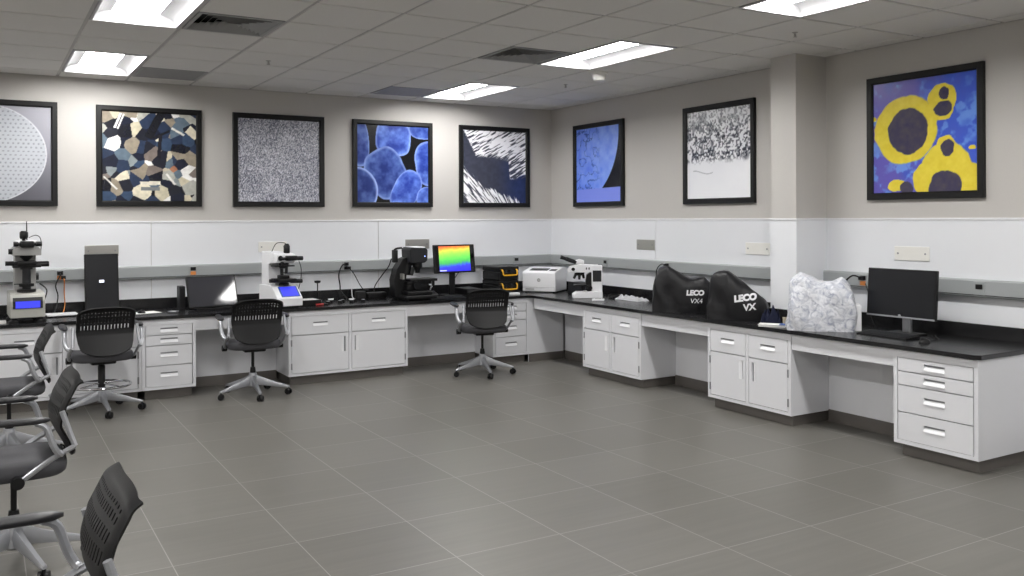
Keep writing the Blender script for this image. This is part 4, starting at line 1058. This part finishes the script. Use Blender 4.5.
# ------------------------------------------------------------------ cords
def cord(label, pts, plug, r=.006, m='black', rz=0.0):
    t = thing('power_cable', label, 'cord', pts[0], group='power cords at the raceway outlets')
    p0 = Vector(pts[0]); L_ = [Vector(p) - p0 for p in pts]
    MB().tube(smooth_path(L_, 7), r, 7).build('cable', m, t, True)
    if plug:
        d = Vector(plug); B(-.02, .02, -.016, .016, -.016, .016, 'plug', 'black', t, .004).location = d
    return t
z1 = 1.160; z0 = 1.118
cord('black cord from the outlet beside the grey tester down to the worktop', [(-5.66, -.085, z1), (-5.66, -.12, 1.14), (-5.70, -.14, 1.05), (-5.68, -.11, .95), (-5.69, -.10, .86), (-5.72, -.2, CT + .01)], (0, -.0, 0))
cord('orange cord hanging from the outlet beside the grey tester', [(-5.63, -.085, z0), (-5.625, -.11, 1.08), (-5.625, -.09, .98), (-5.62, -.09, .86), (-5.64, -.15, CT + .01)], (0, 0, 0), .005, 'orange')
cord('black cord looping from the tester to the raceway outlet', [(-5.84, -.30, CT + .31), (-5.78, -.22, CT + .24), (-5.80, -.2, CT + .12), (-5.76, -.16, CT + .02), (-5.70, -.22, CT + .009)], None)
cord('black cord looping from the outlet beside the profilometer', [(-2.80, -.085, z1), (-2.86, -.12, 1.15), (-2.90, -.12, 1.05), (-2.88, -.10, .93), (-2.87, -.10, .86), (-2.82, -.16, CT + .01)], (0, 0, 0), .008)
cord('thin black cord slanting from the outlet to the black power bricks', [(-2.77, -.085, z0), (-2.72, -.11, 1.05), (-2.65, -.1, .93), (-2.60, -.10, .87), (-2.58, -.2, CT + .1)], (0, 0, 0), .005)
cord('pale thin cord hanging straight down beside the profilometer outlet', [(-2.74, -.075, 1.09), (-2.738, -.085, 1.0), (-2.738, -.085, .9), (-2.738, -.10, .80), (-2.74, -.16, CT + .006)], None, .004, 'white')
cord('black cord rising from the power bricks to the profilometer', [(-2.52, -.2, CT + .075), (-2.50, -.2, CT + .15), (-2.44, -.25, CT + .26), (-2.40, -.34, CT + .36), (-2.40, -.42, CT + .45)], None, .006)
cord('thin dark cord behind the rainbow coloured screen', [(-1.50, -.40, CT + .33), (-1.55, -.30, CT + .2), (-1.60, -.3, CT + .12), (-1.62, -.28, CT + .02)], None, .004)
cord('thin cord curving down from the white tester measuring head', [(-3.53, -.70, 1.24), (-3.46, -.55, 1.15), (-3.42, -.4, 1.02), (-3.43, -.3, .86), (-3.42, -.25, CT + .01)], None, .004)
cord('black cord from the outlet above the first dust cover', [(-.085, -2.32, z1), (-.13, -2.30, 1.17), (-.15, -2.25, 1.10), (-.13, -2.24, .95), (-.10, -2.3, CT + .01)], (0, 0, 0))
cord('thin dark cord hanging from the raceway beside the wall column', [(-.03, -3.93, 1.07), (-.035, -3.93, 1.0), (-.035, -3.94, .9), (-.06, -3.95, CT + .01)], None, .004)
cord('black cord looping from the outlet behind the plastic wrapped instrument', [(-.085, -4.76, z1), (-.14, -4.72, 1.18), (-.16, -4.66, 1.12), (-.15, -4.65, 1.02), (-.13, -4.66, .86), (-.15, -4.70, CT + .01)], (0, 0, 0), .007)
cord('thin black cord dangling beside the wide dark monitor', [(-.085, -4.80, z0), (-.12, -4.86, 1.04), (-.12, -4.90, .95), (-.13, -4.88, .88), (-.16, -4.95, CT + .01)], None, .004)
cord('black mouse cord trailing on the end of the right worktop', [(-.51, -5.665, CT + .008), (-.40, -5.66, CT + .006), (-.28, -5.56, CT + .006), (-.20, -5.50, CT + .006)], None, .003)

# ------------------------------------------------------------------ camera, world, colour management
cam_d = bpy.data.cameras.new('camera'); cam = bpy.data.objects.new('camera', cam_d); COL.objects.link(cam)
r = Vector((0.8595660465876868, -0.5110049584721025, -0.0044882034868564905)); u = Vector((0.0038579461848511363, -0.0022935173368046125, 0.9999899279640073))
r.normalize(); u = (u - r * u.dot(r)).normalized(); bk = r.cross(u)
mw = Matrix(((r.x, u.x, bk.x, -6.29535), (r.y, u.y, bk.y, -9.59256), (r.z, u.z, bk.z, 1.66619), (0, 0, 0, 1)))
cam.matrix_world = mw
cam_d.sensor_width = 36; cam_d.sensor_fit = 'HORIZONTAL'; cam_d.lens = 31.32915; cam_d.shift_y = -0.0683; cam_d.clip_start = .05; cam_d.clip_end = 100
sc.camera = cam
w = bpy.data.worlds.new('world'); sc.world = w; w.use_nodes = True
w.node_tree.nodes['Background'].inputs[0].default_value = (0.05, 0.05, 0.055, 1)
sc.view_settings.view_transform = 'Standard'; sc.view_settings.look = 'None'; sc.view_settings.gamma = 1.0
sc.view_settings.use_curve_mapping = False; sc.view_settings.exposure = 1.14
sc.cycles.use_denoising = True
sc.cycles.max_bounces = 10; sc.cycles.diffuse_bounces = 6
